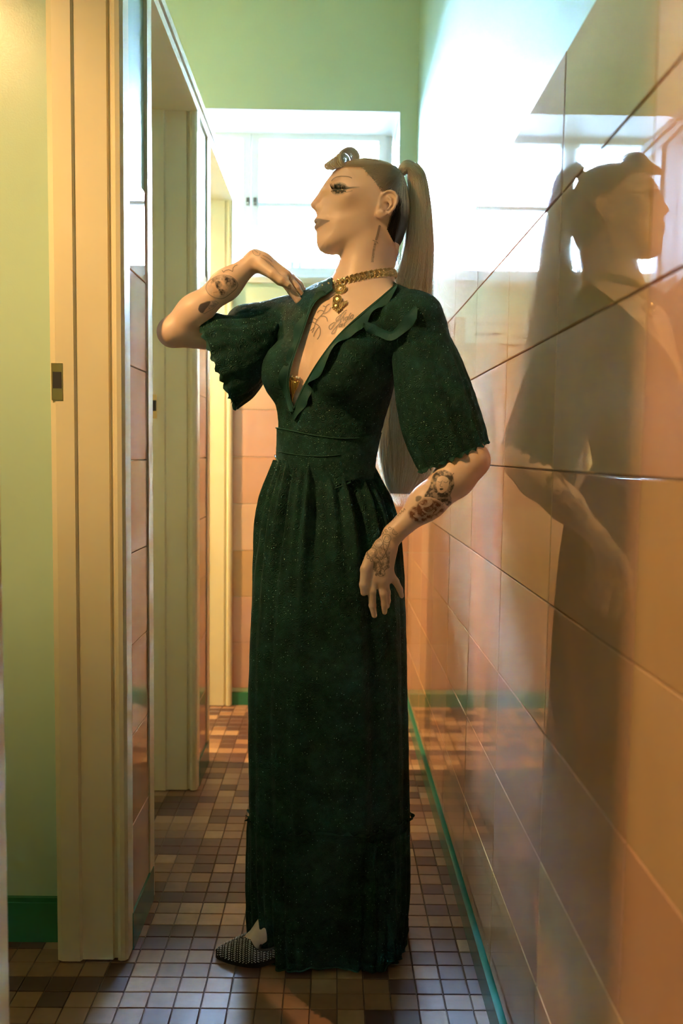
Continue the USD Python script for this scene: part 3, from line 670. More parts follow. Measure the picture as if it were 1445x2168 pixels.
SN = sleeve([(896,626),(925,658),(946,700),(970,748),(991,802),(1011,864),(1029,932)], [(822,700),(829,750),(836,806),(842,856),(851,900),(866,948),(889,994)], [1.975, 1.955, 1.94, 1.93, 1.925], [.052, .058, .062, .064, .062], 5)
SF = sleeve([(624,642),(592,648),(560,656),(522,664),(486,667),(452,663),(423,674)], [(566,786),(562,800),(556,812),(546,825),(533,838),(518,848),(500,860)], [2.15, 2.13, 2.11, 2.095, 2.085], [.050, .052, .054, .056, .056], 6)
for S_, flip in ((SN, False), (SF, True)):
    f = grid_faces(S_.shape[0], S_.shape[1], True)
    sl = obj('sleeve', trimesh.Trimesh(S_.reshape(-1, 3), f if flip else f[:, ::-1], process=False), 'dress_cloth', dress, smooth=True)
    # scalloped edge
    m = S_.shape[1]; a = np.linspace(0, 2*np.pi, m, endpoint=False); ax = S_[-1]-S_[-4]; ax /= np.linalg.norm(ax, axis=1, keepdims=True)
    e = np.array([S_[-1] + ax*(.006*u*(1+.6*np.sin(26*a)))[:, None] + (S_[-1]-S_[-1].mean(0))*(.05*u*np.sin(19*a))[:, None] for u in (0, .5, 1)])
    obj('sleeve_edge', trimesh.Trimesh(e.reshape(-1, 3), grid_faces(3, m, True), process=False), 'dress_trim', dress, smooth=True)

def ruffle(px, width, side, n=160, freq=95.0, amp=.006, lift=.004, seed=0, f=None, level=EASE, taper=True):
    p = march(spline(px, n), f or dress_f, level+.002); N = field_normals(f or dress_f, p)
    t = np.gradient(p, axis=0); t /= np.linalg.norm(t, axis=1, keepdims=True); d = np.cross(t, N)*side
    s = np.r_[0, np.cumsum(np.linalg.norm(np.diff(p, axis=0), axis=1))]; r = np.random.default_rng(seed)
    phs = s*freq + 1.3*np.sin(s*freq*.31+r.uniform(0, 6)); wv = 1 + .25*np.sin(s*61+r.uniform(0, 6))
    env = np.minimum(1, np.minimum(np.linspace(0, 8, n), np.linspace(8, 0, n)))**.5 if taper else np.ones(n)
    rows = [p + d*(width*u*wv*env)[:, None] + N*(lift*u + amp*u*np.sin(phs)*env)[:, None] for u in np.linspace(0, 1, 7)]
    rows = [p - d*.004 + N*.0005] + rows
    m = trimesh.Trimesh(np.array(rows).reshape(-1, 3), grid_faces(len(rows), n), process=False)
    return obj('ruffle', m, 'dress_trim', dress, smooth=True)
ruffle([(838,604),(806,632),(778,656),(744,686),(712,718),(684,754),(658,794),(640,828),(630,858),(625,890)], .020, -1, seed=1)
ruffle([(690,622),(664,641),(648,677),(634,717),(616,767),(608,806),(611,838),(618,872)], .014, 1, seed=2, n=120)
ruffle([(770,684),(792,692),(812,702),(828,706),(846,690),(864,668),(880,650)], .016, 1, seed=3, n=110, freq=120)
piping('neck_edge', [(704,612),(690,622),(664,640),(648,676),(634,716),(616,766),(608,806),(612,838),(621,864)], .0024, .001)
piping('neck_edge', [(838,604),(806,632),(778,656),(744,684),(712,716),(684,752),(658,792),(636,834),(622,866)], .0024, .001)
# frill over the near shoulder and along the far armhole
for S_, k, sd in ((SN, 1, 7), (SF, 2, 8)):
    m = S_.shape[1]; a = np.linspace(0, 2*np.pi, m, endpoint=False); b = S_[k]; cen = b.mean(0); out = b-cen; out /= np.linalg.norm(out, axis=1, keepdims=True)
    ax = (S_[k+3]-S_[k]); ax /= np.linalg.norm(ax, axis=1, keepdims=True)
    e = np.array([b + out*(.002+.010*u*(.7+.6*np.sin(29*a+sd)))[:, None] + ax*(.010*u) for u in (0, .35, .7, 1)])
    obj('shoulder_frill', trimesh.Trimesh(e.reshape(-1, 3), grid_faces(4, m, True), process=False), 'dress_trim', dress, smooth=True)

# ------------------------------------------------------------------ hair
def hair_mat(name, stops, rough=0.38):
    M[name] = usdkit.material(stage, '/World/Looks/'+name, {'h': ('hair_info', {}), 'w': ('white_noise_texture', {'dimensions': '1D'}), 'r': ('rgb_ramp', {'ramp': stops}), 'p': ('principled_bsdf', dict(roughness=rough, specular_ior_level=0.6)),
        'tr': ('translucent_bsdf', {}), 'm': ('mix_closure', {'fac': 0.6})}, [('h.index', 'w.w'), ('w.value', 'r.fac'), ('r.color', 'p.base_color'), ('r.color', 'tr.color'), ('p.BSDF', 'm.closure1'), ('tr.BSDF', 'm.closure2')], surface='m.closure')
hair_mat('blonde_strands', [(0, (0.80, 0.73, 0.56)), (.5, (0.93, 0.88, 0.74)), (1, (0.98, 0.96, 0.89))])
hair_mat('pale_strands', [(0, (0.72, 0.68, 0.56)), (1, (0.90, 0.87, 0.78))])
hair_mat('ash_strands', [(0, (0.06, 0.052, 0.042)), (.3, (0.26, 0.225, 0.175)), (.65, (0.62, 0.56, 0.45)), (1, (0.88, 0.84, 0.74))])
hair_mat('dark_strands', [(0, (0.010, 0.011, 0.011)), (.8, (0.03, 0.03, 0.028)), (1, (0.10, 0.09, 0.07))])
mat('hair_dark', (0.012, 0.013, 0.013), 0.6, bump=(700, .4, .001))
M['hair_core'] = usdkit.material(stage, '/World/Looks/hair_core', {'d': ('diffuse_bsdf', {'color': (0.90, 0.84, 0.70)}), 't': ('translucent_bsdf', {'color': (0.94, 0.88, 0.74)}), 'm': ('mix_closure', {'fac': 0.6})}, [('d.BSDF', 'm.closure1'), ('t.BSDF', 'm.closure2')], surface='m.closure')
M['hair_cap'] = usdkit.material(stage, '/World/Looks/hair_cap', {'a': ('attribute', {'attribute': 'tint'}), 'p': ('principled_bsdf', {'roughness': 0.45})}, [('a.color', 'p.base_color')], surface='p.BSDF')
def curves(name, strands, width, material, parent, **kw):
    n = np.array([len(s) for s in strands]); p = numbered(str(parent.GetPath())+'/'+name)
    c = UsdGeom.BasisCurves.Define(stage, p)
    c.CreateTypeAttr('linear'); c.CreateCurveVertexCountsAttr(Vt.IntArray.FromNumpy(n.astype(np.int32)))
    c.CreatePointsAttr(Vt.Vec3fArray.FromNumpy(np.vstack(strands).astype(np.float32)))
    w = np.concatenate([width*np.r_[np.ones(len(s)-3), .8, .55, .25] for s in strands]) if np.isscalar(width) else width
    c.CreateWidthsAttr(Vt.FloatArray.FromNumpy(w.astype(np.float32))); c.SetWidthsInterpolation('vertex')
    UsdShade.MaterialBindingAPI.Apply(c.GetPrim()).Bind(M[material]); return tag(c.GetPrim(), **kw)
hair = tag(UsdGeom.Xform.Define(stage, str(person.GetPath())+'/hair').GetPrim(), label='long pale blonde ponytail, slicked roots and a curled fringe')
HAIRP = [(706,362),(713,358),(726,353),(740,353),(754,362),(774,385),(789,407),(801,422),(812,418),(830,418),(842,432),(842,450),(834,462),(822,484),(811,510),(808,532),(808,552),(817,560),(836,548),(856,530),(890,500),(890,330),(700,330)]
TIE = np.array([852.0, 366.0])
cv, cf = iso(lambda P: head_shell(P), (-.06, 1.96, 1.44), (.19, 2.16, 1.78), 0.0025, level=.0022)
q = cv.copy(); q[:, 1] = Y0; cuv = to_px(q); keepv = poly_sdf(cuv, HAIRP) < 0
kf = keepv[cf].all(1); cf2 = cf[kf]; used = np.unique(cf2); remap = np.full(len(cv), -1); remap[used] = np.arange(len(used))
uvk = cuv[used]; rel = uvk-TIE; phi = np.arctan2(rel[:, 1], rel[:, 0])
st = meshkit.fbm(np.stack([phi*38, 0*phi, 0*phi], 1), 3, 5); low = np.clip((uvk[:, 1]-428-.35*(uvk[:, 0]-820))/30, 0, 1)*np.clip((uvk[:, 0]-792)/14, 0, 1)
st = np.clip((st-.25)/.36, 0, 1)
tint = np.array([.13, .115, .09])*(1-st[:, None]) + np.array([.62, .56, .44])*st[:, None]
tint = tint*(1-low[:, None]) + np.array([.012, .013, .013])*low[:, None]
obj_n('scalp_hair', cv[used], remap[cf2], field_normals(head_shell, cv[used]), 'hair_cap', hair, {'tint': tint})
def head_lat(u, v):
    D, w, r = head_lookup(HD, u, v), head_lookup(HW, u, v), head_lookup(HR, u, v)
    return w*np.sqrt(np.clip(1-(1-np.clip(D/r, 0, 1))**2, 0, 1))
hr = np.random.default_rng(17)
front_line = spline([(709,361),(726,355),(740,355),(754,364),(774,387),(789,409),(803,424),(822,421)], 200)
back_line = spline([(838,450),(830,472),(818,494),(811,520),(810,548),(820,556)], 100)
def scalp_strands(line, n, dark=False):
    out = []
    for _ in range(n):
        s = hr.integers(len(line)); a = line[s] + hr.normal(0, 1.6, 2) + (np.array([hr.uniform(0, 22), hr.uniform(-8, 2)]) if not dark else np.array([hr.uniform(0, 26), hr.uniform(-6, 6)]))
        t = np.linspace(0, 1, 12); end = TIE + hr.normal(0, 3, 2); sag = hr.normal(0, 2.0)
        if dark: end = a + (TIE-a)*hr.uniform(.12, .35); t = np.linspace(0, 1, 6)
        mid = (a+end)/2 + np.array([0, 6.0 if not dark else 0])
        uv = (1-t)[:, None]**2*a + 2*(t*(1-t))[:, None]*mid + t[:, None]**2*end; uv[:, 1] += sag*np.sin(np.pi*t)
        for sd in ((1,) if hr.random() < .6 else (1, -1)):
            lat = head_lat(uv[:, 0], uv[:, 1]) + 2.4 + hr.uniform(0, 1.2)
            P = np.array([W(*p) for p in uv]); P[:, 1] -= sd*lat*PX; out.append(P)
    return out
curves('slicked_strands', scalp_strands(front_line, 1100), .0009, 'ash_strands', hair)
curves('nape_strands', scalp_strands(back_line, 500, True), .0007, 'dark_strands', hair)
# ponytail
TAIL = np.array([(846,367,9,2.06,.010),(862,352,14,2.06,.016),(880,372,19,2.065,.020),(885,410,23,2.07,.024),(887,460,27,2.075,.026),(887,510,30,2.085,.028),(882,560,34,2.10,.028),(873,610,40,2.125,.030),(866,660,46,2.15,.032),(858,750,52,2.17,.034),(860,850,58,2.16,.036),(864,930,66,2.13,.034),(860,985,58,2.12,.030),(852,1035,36,2.115,.024),(851,1072,10,2.115,.012)], float)
_ts = np.r_[0, np.cumsum(np.hypot(np.diff(TAIL[:, 0]), np.diff(TAIL[:, 1])))]; _ts /= _ts[-1]
from scipy.interpolate import PchipInterpolator
TC = PchipInterpolator(_ts, TAIL)
def tail_strand(a, b, t, r):
    k = TC(t); tx = np.gradient(k[:, 0]); ty = np.gradient(k[:, 1]); L = np.hypot(tx, ty); nx, ny = ty/L, -tx/L
    wv = r[0]*np.sin(t*r[1]+r[2])*t*2.0
    aa = a + wv
    px, py = k[:, 0] + nx*aa*k[:, 2], k[:, 1] + ny*aa*k[:, 2]
    return np.array([W(x, y, Y) for x, y, Y in zip(px, py, k[:, 3] + b*k[:, 4])])
ts = np.linspace(0, 1, 40)
S = []
for _ in range(520):
    rad, an = math.sqrt(hr.uniform(.78, 1.05)), hr.uniform(0, 6.283)
    te = 1 - abs(hr.normal(0, .09)); S.append(tail_strand(rad*math.cos(an), rad*math.sin(an), np.linspace(0, max(te, .6), 34), (hr.normal(0, .09), hr.uniform(3, 9), hr.uniform(0, 6))))
curves('ponytail', S, .0009, 'blonde_strands', hair)
NA, NT_ = 150, 130
an = np.linspace(0, 2*np.pi, NA, endpoint=False); tt = np.linspace(0.005, .965, NT_)
rid = meshkit.fbm(np.stack([np.cos(an)*9, np.sin(an)*9, 0*an], 1), 4, 41) - .5
cols = [tail_strand(.92*(1+.16*rid[k])*math.cos(x), .92*(1+.16*rid[k])*math.sin(x), tt, (0, 1, 0)) for k, x in enumerate(an)]
G = np.stack(cols, 1); sh = meshkit.fbm(np.stack(np.broadcast_arrays(np.cos(an)[None]*16, np.sin(an)[None]*16, tt[:, None]*2.5), -1), 3, 43)
sh = np.clip((sh-.3)/.4, 0, 1)[..., None]; tint = np.array([.74, .67, .51])*(1-sh) + np.array([.97, .94, .84])*sh
obj_n('ponytail_core', G.reshape(-1, 3), grid_faces(NT_, NA, True), None, 'hair_cap', hair, {'tint': tint.reshape(-1, 3)})
obj('hair_tie', tube([W(846+7*math.cos(x), 366+9*math.sin(x)*.5, Y0) + np.array([0, .011*math.sin(x), .004*math.cos(x)]) for x in np.linspace(0, 2*np.pi, 20, endpoint=False)], .0035, 8, closed=True), 'hair_core', hair, smooth=True)
S = []
for _ in range(130):
    t0 = hr.uniform(.25, .55); t = np.linspace(t0, t0+hr.uniform(.15, .35), 14); P = tail_strand(hr.uniform(.85, 1.0), hr.uniform(-.6, .6), t, (0, 1, 0))
    k = np.linspace(0, 1, 14); sp = hr.uniform(.01, .055); fr_ = hr.uniform(4, 14); P[:, 0] += sp*k**1.4 + .003*np.sin(k*fr_); P[:, 1] -= hr.uniform(-.01, .03)*k; P[:, 2] += .004*np.sin(k*fr_*1.3+1) + .01*k*hr.uniform(-1, 1); S.append(P)
curves('flyaway_strands', S, .0004, 'pale_strands', hair)
S = []
for _ in range(160):
    y = hr.uniform(560, 615); x = hr.uniform(818, 850); k = np.linspace(0, 1, 10)
    S.append(np.array([W(x + 8*math.sin(3*u+x) + 10*u, y-30 + 70*u, 2.09+.02*hr.random()) for u in k]))
curves('nape_wisps', S, .0008, 'blonde_strands', hair)
# rolled curl over the forehead
S = []
for n_ in range(420):
    s = hr.random()*.86 if n_ < 250 else hr.uniform(.84, 1.05); c = np.array([694.0, 353.0])*(1-s) + np.array([741.0, 333.0])*s; r = 8 + 13*s + hr.normal(0, 1.0)
    lat = hr.uniform(-1, 1)*20 - 8
    a0 = math.radians(115) + hr.normal(0, .15); turn = math.radians(hr.uniform(260, 430)); k = np.linspace(0, 1, 22); A = a0 + turn*k
    rr = r*(1-.28*k) + .6*np.sin(k*9+s*5)
    u = c[0] + rr*np.cos(A)*.95 + 2.0*np.sin(A); v = c[1] + rr*np.sin(A)*(.85+.15*s)
    Yv = Y0 + (lat + 9*np.cos(A+.6))*PX*1.0 + .010*(k-.5)
    S.append(np.array([W(x, y, Y) for x, y, Y in zip(u, v, Yv)]))
curves('front_curl', S, .0008, 'pale_strands', hair)
S = []
for _ in range(260):
    s = hr.random(); a = np.array([705.0, 364.0])*(1-s) + np.array([752.0, 358.0])*s; e = np.array([694.0, 362.0])*(1-s) + np.array([746.0, 345.0])*s
    k = np.linspace(0, 1, 7); uv = a+(e-a)*k[:, None] + np.stack([0*k, -3*np.sin(np.pi*k)], 1); lat = float(head_lat(a[0]+6, a[1]+6)[0])*hr.uniform(-1, .95)
    S.append(np.array([W(*p) + np.array([0, -lat*PX*(1-.5*kk), 0]) for p, kk in zip(uv, k)]))
curves('curl_roots', S, .0007, 'ash_strands', hair)

# ------------------------------------------------------------------ marks on the skin: tattoos and make-up
SKIN = (0.86, 0.63, 0.485)
def ink_mat(name, color, rough=0.45):
    M[name] = usdkit.material(stage, '/World/Looks/'+name, {'a': ('attribute', {'attribute': 'ink'}), 's': ('separate_color', {}), 'm': ('mix', {'color1': SKIN, 'color2': color}), 'p': ('principled_bsdf', {'roughness': rough})},
        [('a.color', 's.color'), ('s.r', 'm.fac'), ('m.color', 'p.base_color')], surface='p.BSDF')
ink_mat('tattoo_ink', (0.018, 0.020, 0.022)); ink_mat('eye_paint', (0.022, 0.048, 0.052), .5); ink_mat('lip_paint', (0.135, 0.130, 0.145), .35); ink_mat('brow_paint', (0.10, 0.06, 0.035)); ink_mat('tattoo_rust', (0.16, 0.045, 0.012)); ink_mat('blush', (0.55, 0.22, 0.10), .45)
def stroke(Q, pts, w, soft=.8, smooth_n=0):
    pts = np.asarray(pts, float)
    if smooth_n: pts = spline(pts, smooth_n)
    d = np.full(len(Q), 1e9)
    for a, b in zip(pts[:-1], pts[1:]):
        e = b-a; L = max(e @ e, 1e-9); t = np.clip((Q-a) @ e/L, 0, 1); d = np.minimum(d, np.linalg.norm(Q-a-t[:, None]*e, axis=1))
    return np.clip(.5-(d-w/2)/soft, 0, 1)
def blob(Q, poly, soft=2.0, smooth_n=40):
    pts = np.asarray(poly, float)
    if smooth_n: pts = spline(np.vstack([pts, pts[:1]]), smooth_n)[:-1]
    return np.clip(.5-poly_sdf(Q, pts)/soft, 0, 1)
def mottle(Q, sc, seed, lo=.35, hi=.65): return np.clip((meshkit.fbm(np.c_[Q*sc, 0*Q[:, 0]], 4, seed)-lo)/(hi-lo), 0, 1)
def decal(name, fn, box_, material, field, step=.6, y_start=1.80, lift=.0005, parent=None, **kw):
    U, V = np.arange(box_[0], box_[2], step), np.arange(box_[1], box_[3], step)
    Q = np.stack(np.meshgrid(U, V, indexing='ij'), -1).reshape(-1, 2); a = np.clip(fn(Q), 0, 1)
    g = grid_faces(len(U), len(V)); f = g[(a[g] > .03).any(1)]
    used = np.unique(f); remap = np.full(len(Q), -1); remap[used] = np.arange(len(used))
    P = march(Q[used], field, 0, y_start, 2.3); N = field_normals(field, P, .0008)
    ok = (np.abs(field(P)) < .0015) & ((N*(P-np.array([0, 0, EYE]))).sum(1) < -.10)
    f = remap[f]; f = f[ok[f].all(1)]; al = a[used]; k = np.unique(f); r2 = np.full(len(P), -1); r2[k] = np.arange(len(k))
    return obj_n(name, (P + N*lift)[k], r2[f], N[k], material, parent or person, {'ink': np.repeat(al[k][:, None], 3, 1)}, kind='stuff', **kw)
f_head = lambda P: smin(head(P), neck(P), .018)
f_armn = lambda P: smin(arm_near(P), hand_near(P), .010)
f_armf = lambda P: smin(arm_far(P), hand_far(P), .010)
f_chest = lambda P: smin(torso(P), neck(P), .035)
# make-up
lid = [(702,401),(705,394),(712,388),(721,387),(730,391),(737,396),(748,397),(731,404),(729,409),(720,411),(710,412),(704,408)]
decal('eye_makeup', lambda Q: np.maximum.reduce([blob(Q, lid, 4.5)*(.55+.45*mottle(Q, .25, 2)), stroke(Q, [(727,402),(737,398.5),(748,397),(760,396.5)], 3.0, 1.2)*np.clip((764-Q[:, 0])/26, 0, 1), stroke(Q, [(705,403),(713,402),(722,403),(731,405)], 3.0, 1.2), .45*stroke(Q, [(731,408),(738,406),(745,404)], 1.6)]), (696, 380, 768, 418), 'eye_paint', f_head)
decal('eyebrow', lambda Q: stroke(Q, [(702,383),(708,377),(717,374),(727,373.5),(737,374.5),(744,377)], 1.8, 1.0, 40)*.75, (698, 368, 750, 388), 'brow_paint', f_head)
decal('lip_makeup', lambda Q: blob(Q, [(660,467),(668,463),(676,463),(687,465),(698,467.5),(690,472.5),(681,478),(672,483.5),(664,487),(660,480)], 2.2)*.72, (657, 458, 703, 494), 'lip_paint', f_head)
decal('cheek_blush', lambda Q: blob(Q, [(700,452),(730,440),(768,432),(775,442),(745,452),(715,462)], 24)*.12, (675, 410, 800, 490), 'blush', f_head, step=1.2, lift=.0003)
L = []
for _ in range(90):
    x = hr.uniform(703, 731); up = hr.random() < .7; b = march([(x, 400.5+(3.5 if not up else 0))], f_head)[0]; k = np.linspace(0, 1, 6)
    ln = hr.uniform(.008, .014)*(1 if up else .6); dx = -.75+.9*(x-703)/28
    L.append(b + np.outer(k*ln, [dx*.7, -.55, 0]) + np.outer((k**1.6)*ln*(.75 if up else -.5), [0, 0, 1.0]))
curves('eyelashes', L, .0006, 'dark_strands', person)
# neck and chest
decal('neck_tattoo', lambda Q: np.maximum.reduce([stroke(Q, [(803,479),(799,497),(796,507)], 5.0), stroke(Q, [(794,514),(790,535),(787,560),(784,588)], 5.0)*(.55+.45*mottle(Q, .5, 3)), stroke(Q, [(789,509),(797,512),(799,515)], 1.6)])*.62, (778, 474, 812, 594), 'tattoo_ink', f_head)
br = [[(697,644),(690,650),(686,660),(680,668),(672,676),(666,690),(661,704)], [(690,650),(684,648)], [(684,664),(694,660),(700,652)], [(678,670),(690,672),(693,680)], [(672,678),(664,674)], [(668,686),(676,692),(678,704),(672,718)], [(664,694),(658,700)], [(676,692),(668,702),(664,712)], [(686,660),(676,658),(672,662)], [(668,686),(660,682),(654,686)]]
decal('branch_tattoo', lambda Q: np.maximum.reduce([stroke(Q, b, 1.7, .9, 14) for b in br])*.8, (648, 636, 706, 724), 'tattoo_ink', f_chest, step=.5)
def cr(pts): return [(680+x/7.225, 560+y/7.225) for x, y in pts]
sc = [cr(p) for p in ([(385,700),(330,735),(270,790),(225,845),(228,868),(262,860),(300,800),(345,735)], [(300,770),(250,850),(190,930),(130,992),(118,965),(150,915),(200,885)], [(372,735),(330,800),(290,860),(315,825),(345,800),(335,835),(340,860)], [(400,800),(372,815),(358,845),(375,855),(398,825),(404,805),(398,850)], [(450,745),(420,800),(412,845)], [(440,800),(430,840)], [(480,770),(455,790),(446,825),(462,830),(485,790),(490,775)], [(285,885),(300,870),(275,905),(235,960),(180,1060),(165,1062),(190,1000),(240,940)], [(300,915),(280,930),(275,955),(300,940),(312,915),(305,950)], [(330,905),(318,945)], [(385,868),(355,905),(345,940)])]
decal('script_tattoo', lambda Q: np.maximum.reduce([stroke(Q, b, 1.9, .9, 24) for b in sc])*.78, (690, 650, 754, 712), 'tattoo_ink', f_chest, step=.5)
# far forearm: round portrait, small oval, a wing outline and lines on the hand
def far_portrait(Q):
    o = [(436,612),(439,600),(450,590),(464,583.5),(478,582.5),(491,587),(500,595),(503,603),(498,612),(484,624),(470,632),(458,631),(445,625)]
    ins = blob(Q, o, 1.2); ring = np.clip(1-np.abs(poly_sdf(Q, spline(np.vstack([o, o[:1]]), 60)[:-1]))/1.3, 0, 1)
    dark = np.maximum.reduce([blob(Q, [(455,598),(463,594),(469,600),(468,609),(462,612),(457,606)], 3), blob(Q, [(462,612),(472,613),(477,619),(470,625),(465,621)], 3), blob(Q, [(474,584),(488,586),(499,596),(497,606),(486,610),(477,602)], 5), .8*blob(Q, [(450,591),(466,584),(478,584),(474,592),(460,594),(448,600)], 4)])
    return np.maximum(ring*.75, ins*(dark*.85*(.5+.5*mottle(Q, .22, 4)) + .22*mottle(Q, .15, 8)))
decal('portrait_tattoo', far_portrait, (430, 576, 508, 638), 'tattoo_ink', f_armf, step=.5)
decal('oval_tattoo', lambda Q: np.maximum.reduce([blob(Q, [(420,652),(424,644),(434,640),(445,638),(441,648),(434,656),(428,663),(422,660)], 2)*.9, blob(Q, [(440,640),(452,638),(460,640),(452,650),(442,656)], 3)*.5*mottle(Q, .3, 5), np.clip(1-np.abs(poly_sdf(Q, [(420,652),(424,644),(438,638),(456,637),(462,641),(450,654),(432,664),(424,661)]))/1.2, 0, 1)*.5]), (414, 632, 466, 668), 'tattoo_ink', f_armf, step=.5)
decal('wing_tattoo', lambda Q: np.maximum.reduce([stroke(Q, [(470,573),(473,576.5),(477.5,572.7),(484,571),(492,575)], 1.2, .8), stroke(Q, [(492,575),(493,568),(497,563),(502,561)], 1.2, .8)])*.8, (465, 556, 506, 580), 'tattoo_ink', f_armf, step=.5)
decal('hand_line_tattoo', lambda Q: np.maximum.reduce([stroke(Q, p, 1.3, .9, 16) for p in ([(535,531),(540,540),(548,541),(550,536)], [(537,529),(545,535)], [(552,545),(560,550),(568,555),(574,562)], [(556,541),(566,546),(575,554)], [(560,549),(570,560),(578,564)])])*.45, (530, 524, 582, 570), 'tattoo_ink', f_armf, step=.5)
# near forearm: a woman's head with long dark hair, shading below it, lace on wrist and hand
def near_lady(Q):
    hairb = blob(Q, [(918,1004),(930,996),(944,996),(956,1003),(960,1016),(960,1032),(952,1046),(956,1060),(948,1072),(938,1064),(926,1066),(910,1060),(898,1052),(906,1036),(912,1020)], 2.5)
    face = blob(Q, [(926,1012),(938,1008),(948,1014),(949,1028),(942,1040),(933,1044),(925,1036),(923,1024)], 2.0)
    lines = np.maximum.reduce([stroke(Q, p, 1.3, .8, 12) for p in ([(926,1019),(932,1021),(936,1018)], [(939,1020),(944,1022),(948,1018)], [(934,1022),(932,1030),(936,1031)], [(917,1006),(926,1010),(938,1006),(950,1008),(960,1002)], [(922,1040),(914,1050),(924,1058),(936,1052),(944,1060)], [(952,1018),(956,1032),(950,1050)])])
    lips = blob(Q, [(930,1035),(934,1033.5),(938,1035),(934,1038)], 1.0, 20)
    return np.maximum.reduce([hairb*(1-face)*(.45+.5*mottle(Q, .22, 6, .3, .6)), lines*.8, lips*.95, face*.16])
decal('lady_tattoo', near_lady, (892, 990, 968, 1080), 'tattoo_ink', f_armn, step=.5)
decal('shaded_tattoo', lambda Q: blob(Q, [(880,1070),(898,1056),(918,1058),(934,1068),(940,1080),(924,1092),(900,1104),(880,1106),(868,1098)], 7)*(.35+.6*mottle(Q, .16, 12, .3, .6)), (858, 1044, 952, 1116), 'tattoo_rust', f_armn, step=.6, lift=.0006)
decal('ink_patch', lambda Q: np.maximum.reduce([blob(Q, [(880,1056),(886,1050),(892,1052),(888,1060),(882,1062)], 2.5)*.75] + [stroke(Q, p, 1.6, 1.2, 14)*.6 for p in ([(888,1068),(900,1072),(912,1066)], [(876,1092),(888,1096),(902,1090)], [(920,1086),(930,1076),(938,1064)], [(895,1080),(905,1086),(918,1080)])]), (866, 1044, 944, 1104), 'tattoo_ink', f_armn, step=.5, lift=.0009)
decal('lettering_tattoo', lambda Q: np.maximum.reduce([stroke(Q, [(812+i*5.2, 1118-i*4.4), (814+i*5.2, 1112-i*4.4), (816+i*5.2, 1115-i*4.4)], 1.3, .8) for i in range(9)])*.7, (806, 1074, 868, 1122), 'tattoo_ink', f_armn, step=.5)
def lace(Q):
    out = blob(Q, [(796,1138),(806,1130),(818,1126),(832,1116),(836,1124),(842,1128),(840,1138),(828,1144),(826,1160),(824,1180),(824,1200),(818,1216),(806,1221),(792,1217),(789,1200),(790,1190),(779,1182),(776,1172),(780,1160),(790,1150)], 1.6)
    arcs = []
    for (cx, cy), r in (((800,1150), 9), ((788,1170), 10), ((806,1172), 12), ((818,1140), 9), ((814,1192), 13), ((799,1200), 10), ((836,1126), 6), ((812,1158), 6), ((806,1212), 8)):
        d = np.hypot(Q[:, 0]-cx, Q[:, 1]-cy)
        arcs += [np.clip(1-np.abs(d-r)/1.1, 0, 1)*.9, np.clip(1-np.abs(d-r*.55)/1.0, 0, 1)*.55]
    edge = [np.clip(1-np.abs(np.hypot(Q[:, 0]-x, Q[:, 1]-y)-2.6)/1.2, 0, 1)*.9 for x, y in ((796,1140),(790,1147),(784,1154),(779,1162),(776,1171),(779,1180),(786,1186),(802,1133),(809,1128),(817,1124),(825,1119))]
    vein = [stroke(Q, p, 1.5, .9, 16)*.85 for p in ([(816,1136),(812,1160),(820,1182),(812,1210)], [(824,1146),(818,1166),(806,1186)], [(796,1180),(806,1192),(800,1214)])]
    shade = out*(.34 + .55*np.clip((Q[:, 1]-1150)/70, 0, 1))*mottle(Q, .2, 15, .3, .62)
    return np.maximum(np.maximum.reduce(arcs+vein)*out, np.maximum(np.maximum.reduce(edge), shade))
decal('lace_tattoo', lace, (770, 1110, 850, 1226), 'tattoo_ink', f_armn, step=.5)
# nails
mat('nail', (0.86, 0.60, 0.48), 0.22)
def nail(c, d, w, l, f):
    Q = np.stack(np.meshgrid(np.linspace(-1, 1, 9), np.linspace(-1, 1, 9), indexing='ij'), -1).reshape(-1, 2); d = np.asarray(d, float)/np.hypot(*d); e = np.array([-d[1], d[0]])
    r = Q/np.maximum(1, np.linalg.norm(Q, axis=1, keepdims=True)**.6); px = np.asarray(c) + r[:, :1]*w*e + r[:, 1:]*l*d
    P = march(px, f); N = field_normals(f, P); obj('nail', trimesh.Trimesh(P+N*.0006, grid_faces(9, 9), process=False), 'nail', person, smooth=True)
nail((769.5,1252), (-.1, 1), 5.2, 7, f_armn); nail((791,1299), (.3, 1), 3.6, 5, f_armn); nail((813,1292), (0, 1), 3.2, 4, f_armn)
nail((606,601), (1, .75), 3.6, 5.5, f_armf); nail((640,646.5), (1, 1.1), 3.0, 4.5, f_armf)

# ------------------------------------------------------------------ jewellery
mat('gold', (0.70, 0.56, 0.30), 0.30, metallic=1.0, bump=(900, .5, .0006))
mat('bright_gold', (0.85, 0.62, 0.25), 0.22, metallic=1.0)
mat('gem', (0.78, 0.74, 0.66), 0.06, specular_ior_level=0.9)
neckl = tag(UsdGeom.Xform.Define(stage, str(person.GetPath())+'/choker').GetPrim(), label='ornate gold choker with a medallion')
f_neck = lambda P: smin(f_chest(P), head(P), .018)
ea, eb = W(818, 584), W(704, 611); NC = (ea+eb)/2; ax1 = (eb-ea)/np.linalg.norm(eb-ea); ax2 = np.array([0, -1.0, 0]); up_n = np.cross(ax1, ax2); up_n *= np.sign(up_n[2])
def ring_pt(phi, f=f_neck):
    d = ax1*math.cos(phi) + ax2*math.sin(phi); r = .03
    for _ in range(40): r += float(np.clip(-f((NC+d*r)[None])[0], -.01, .01))*.8
    return NC + d*r, d
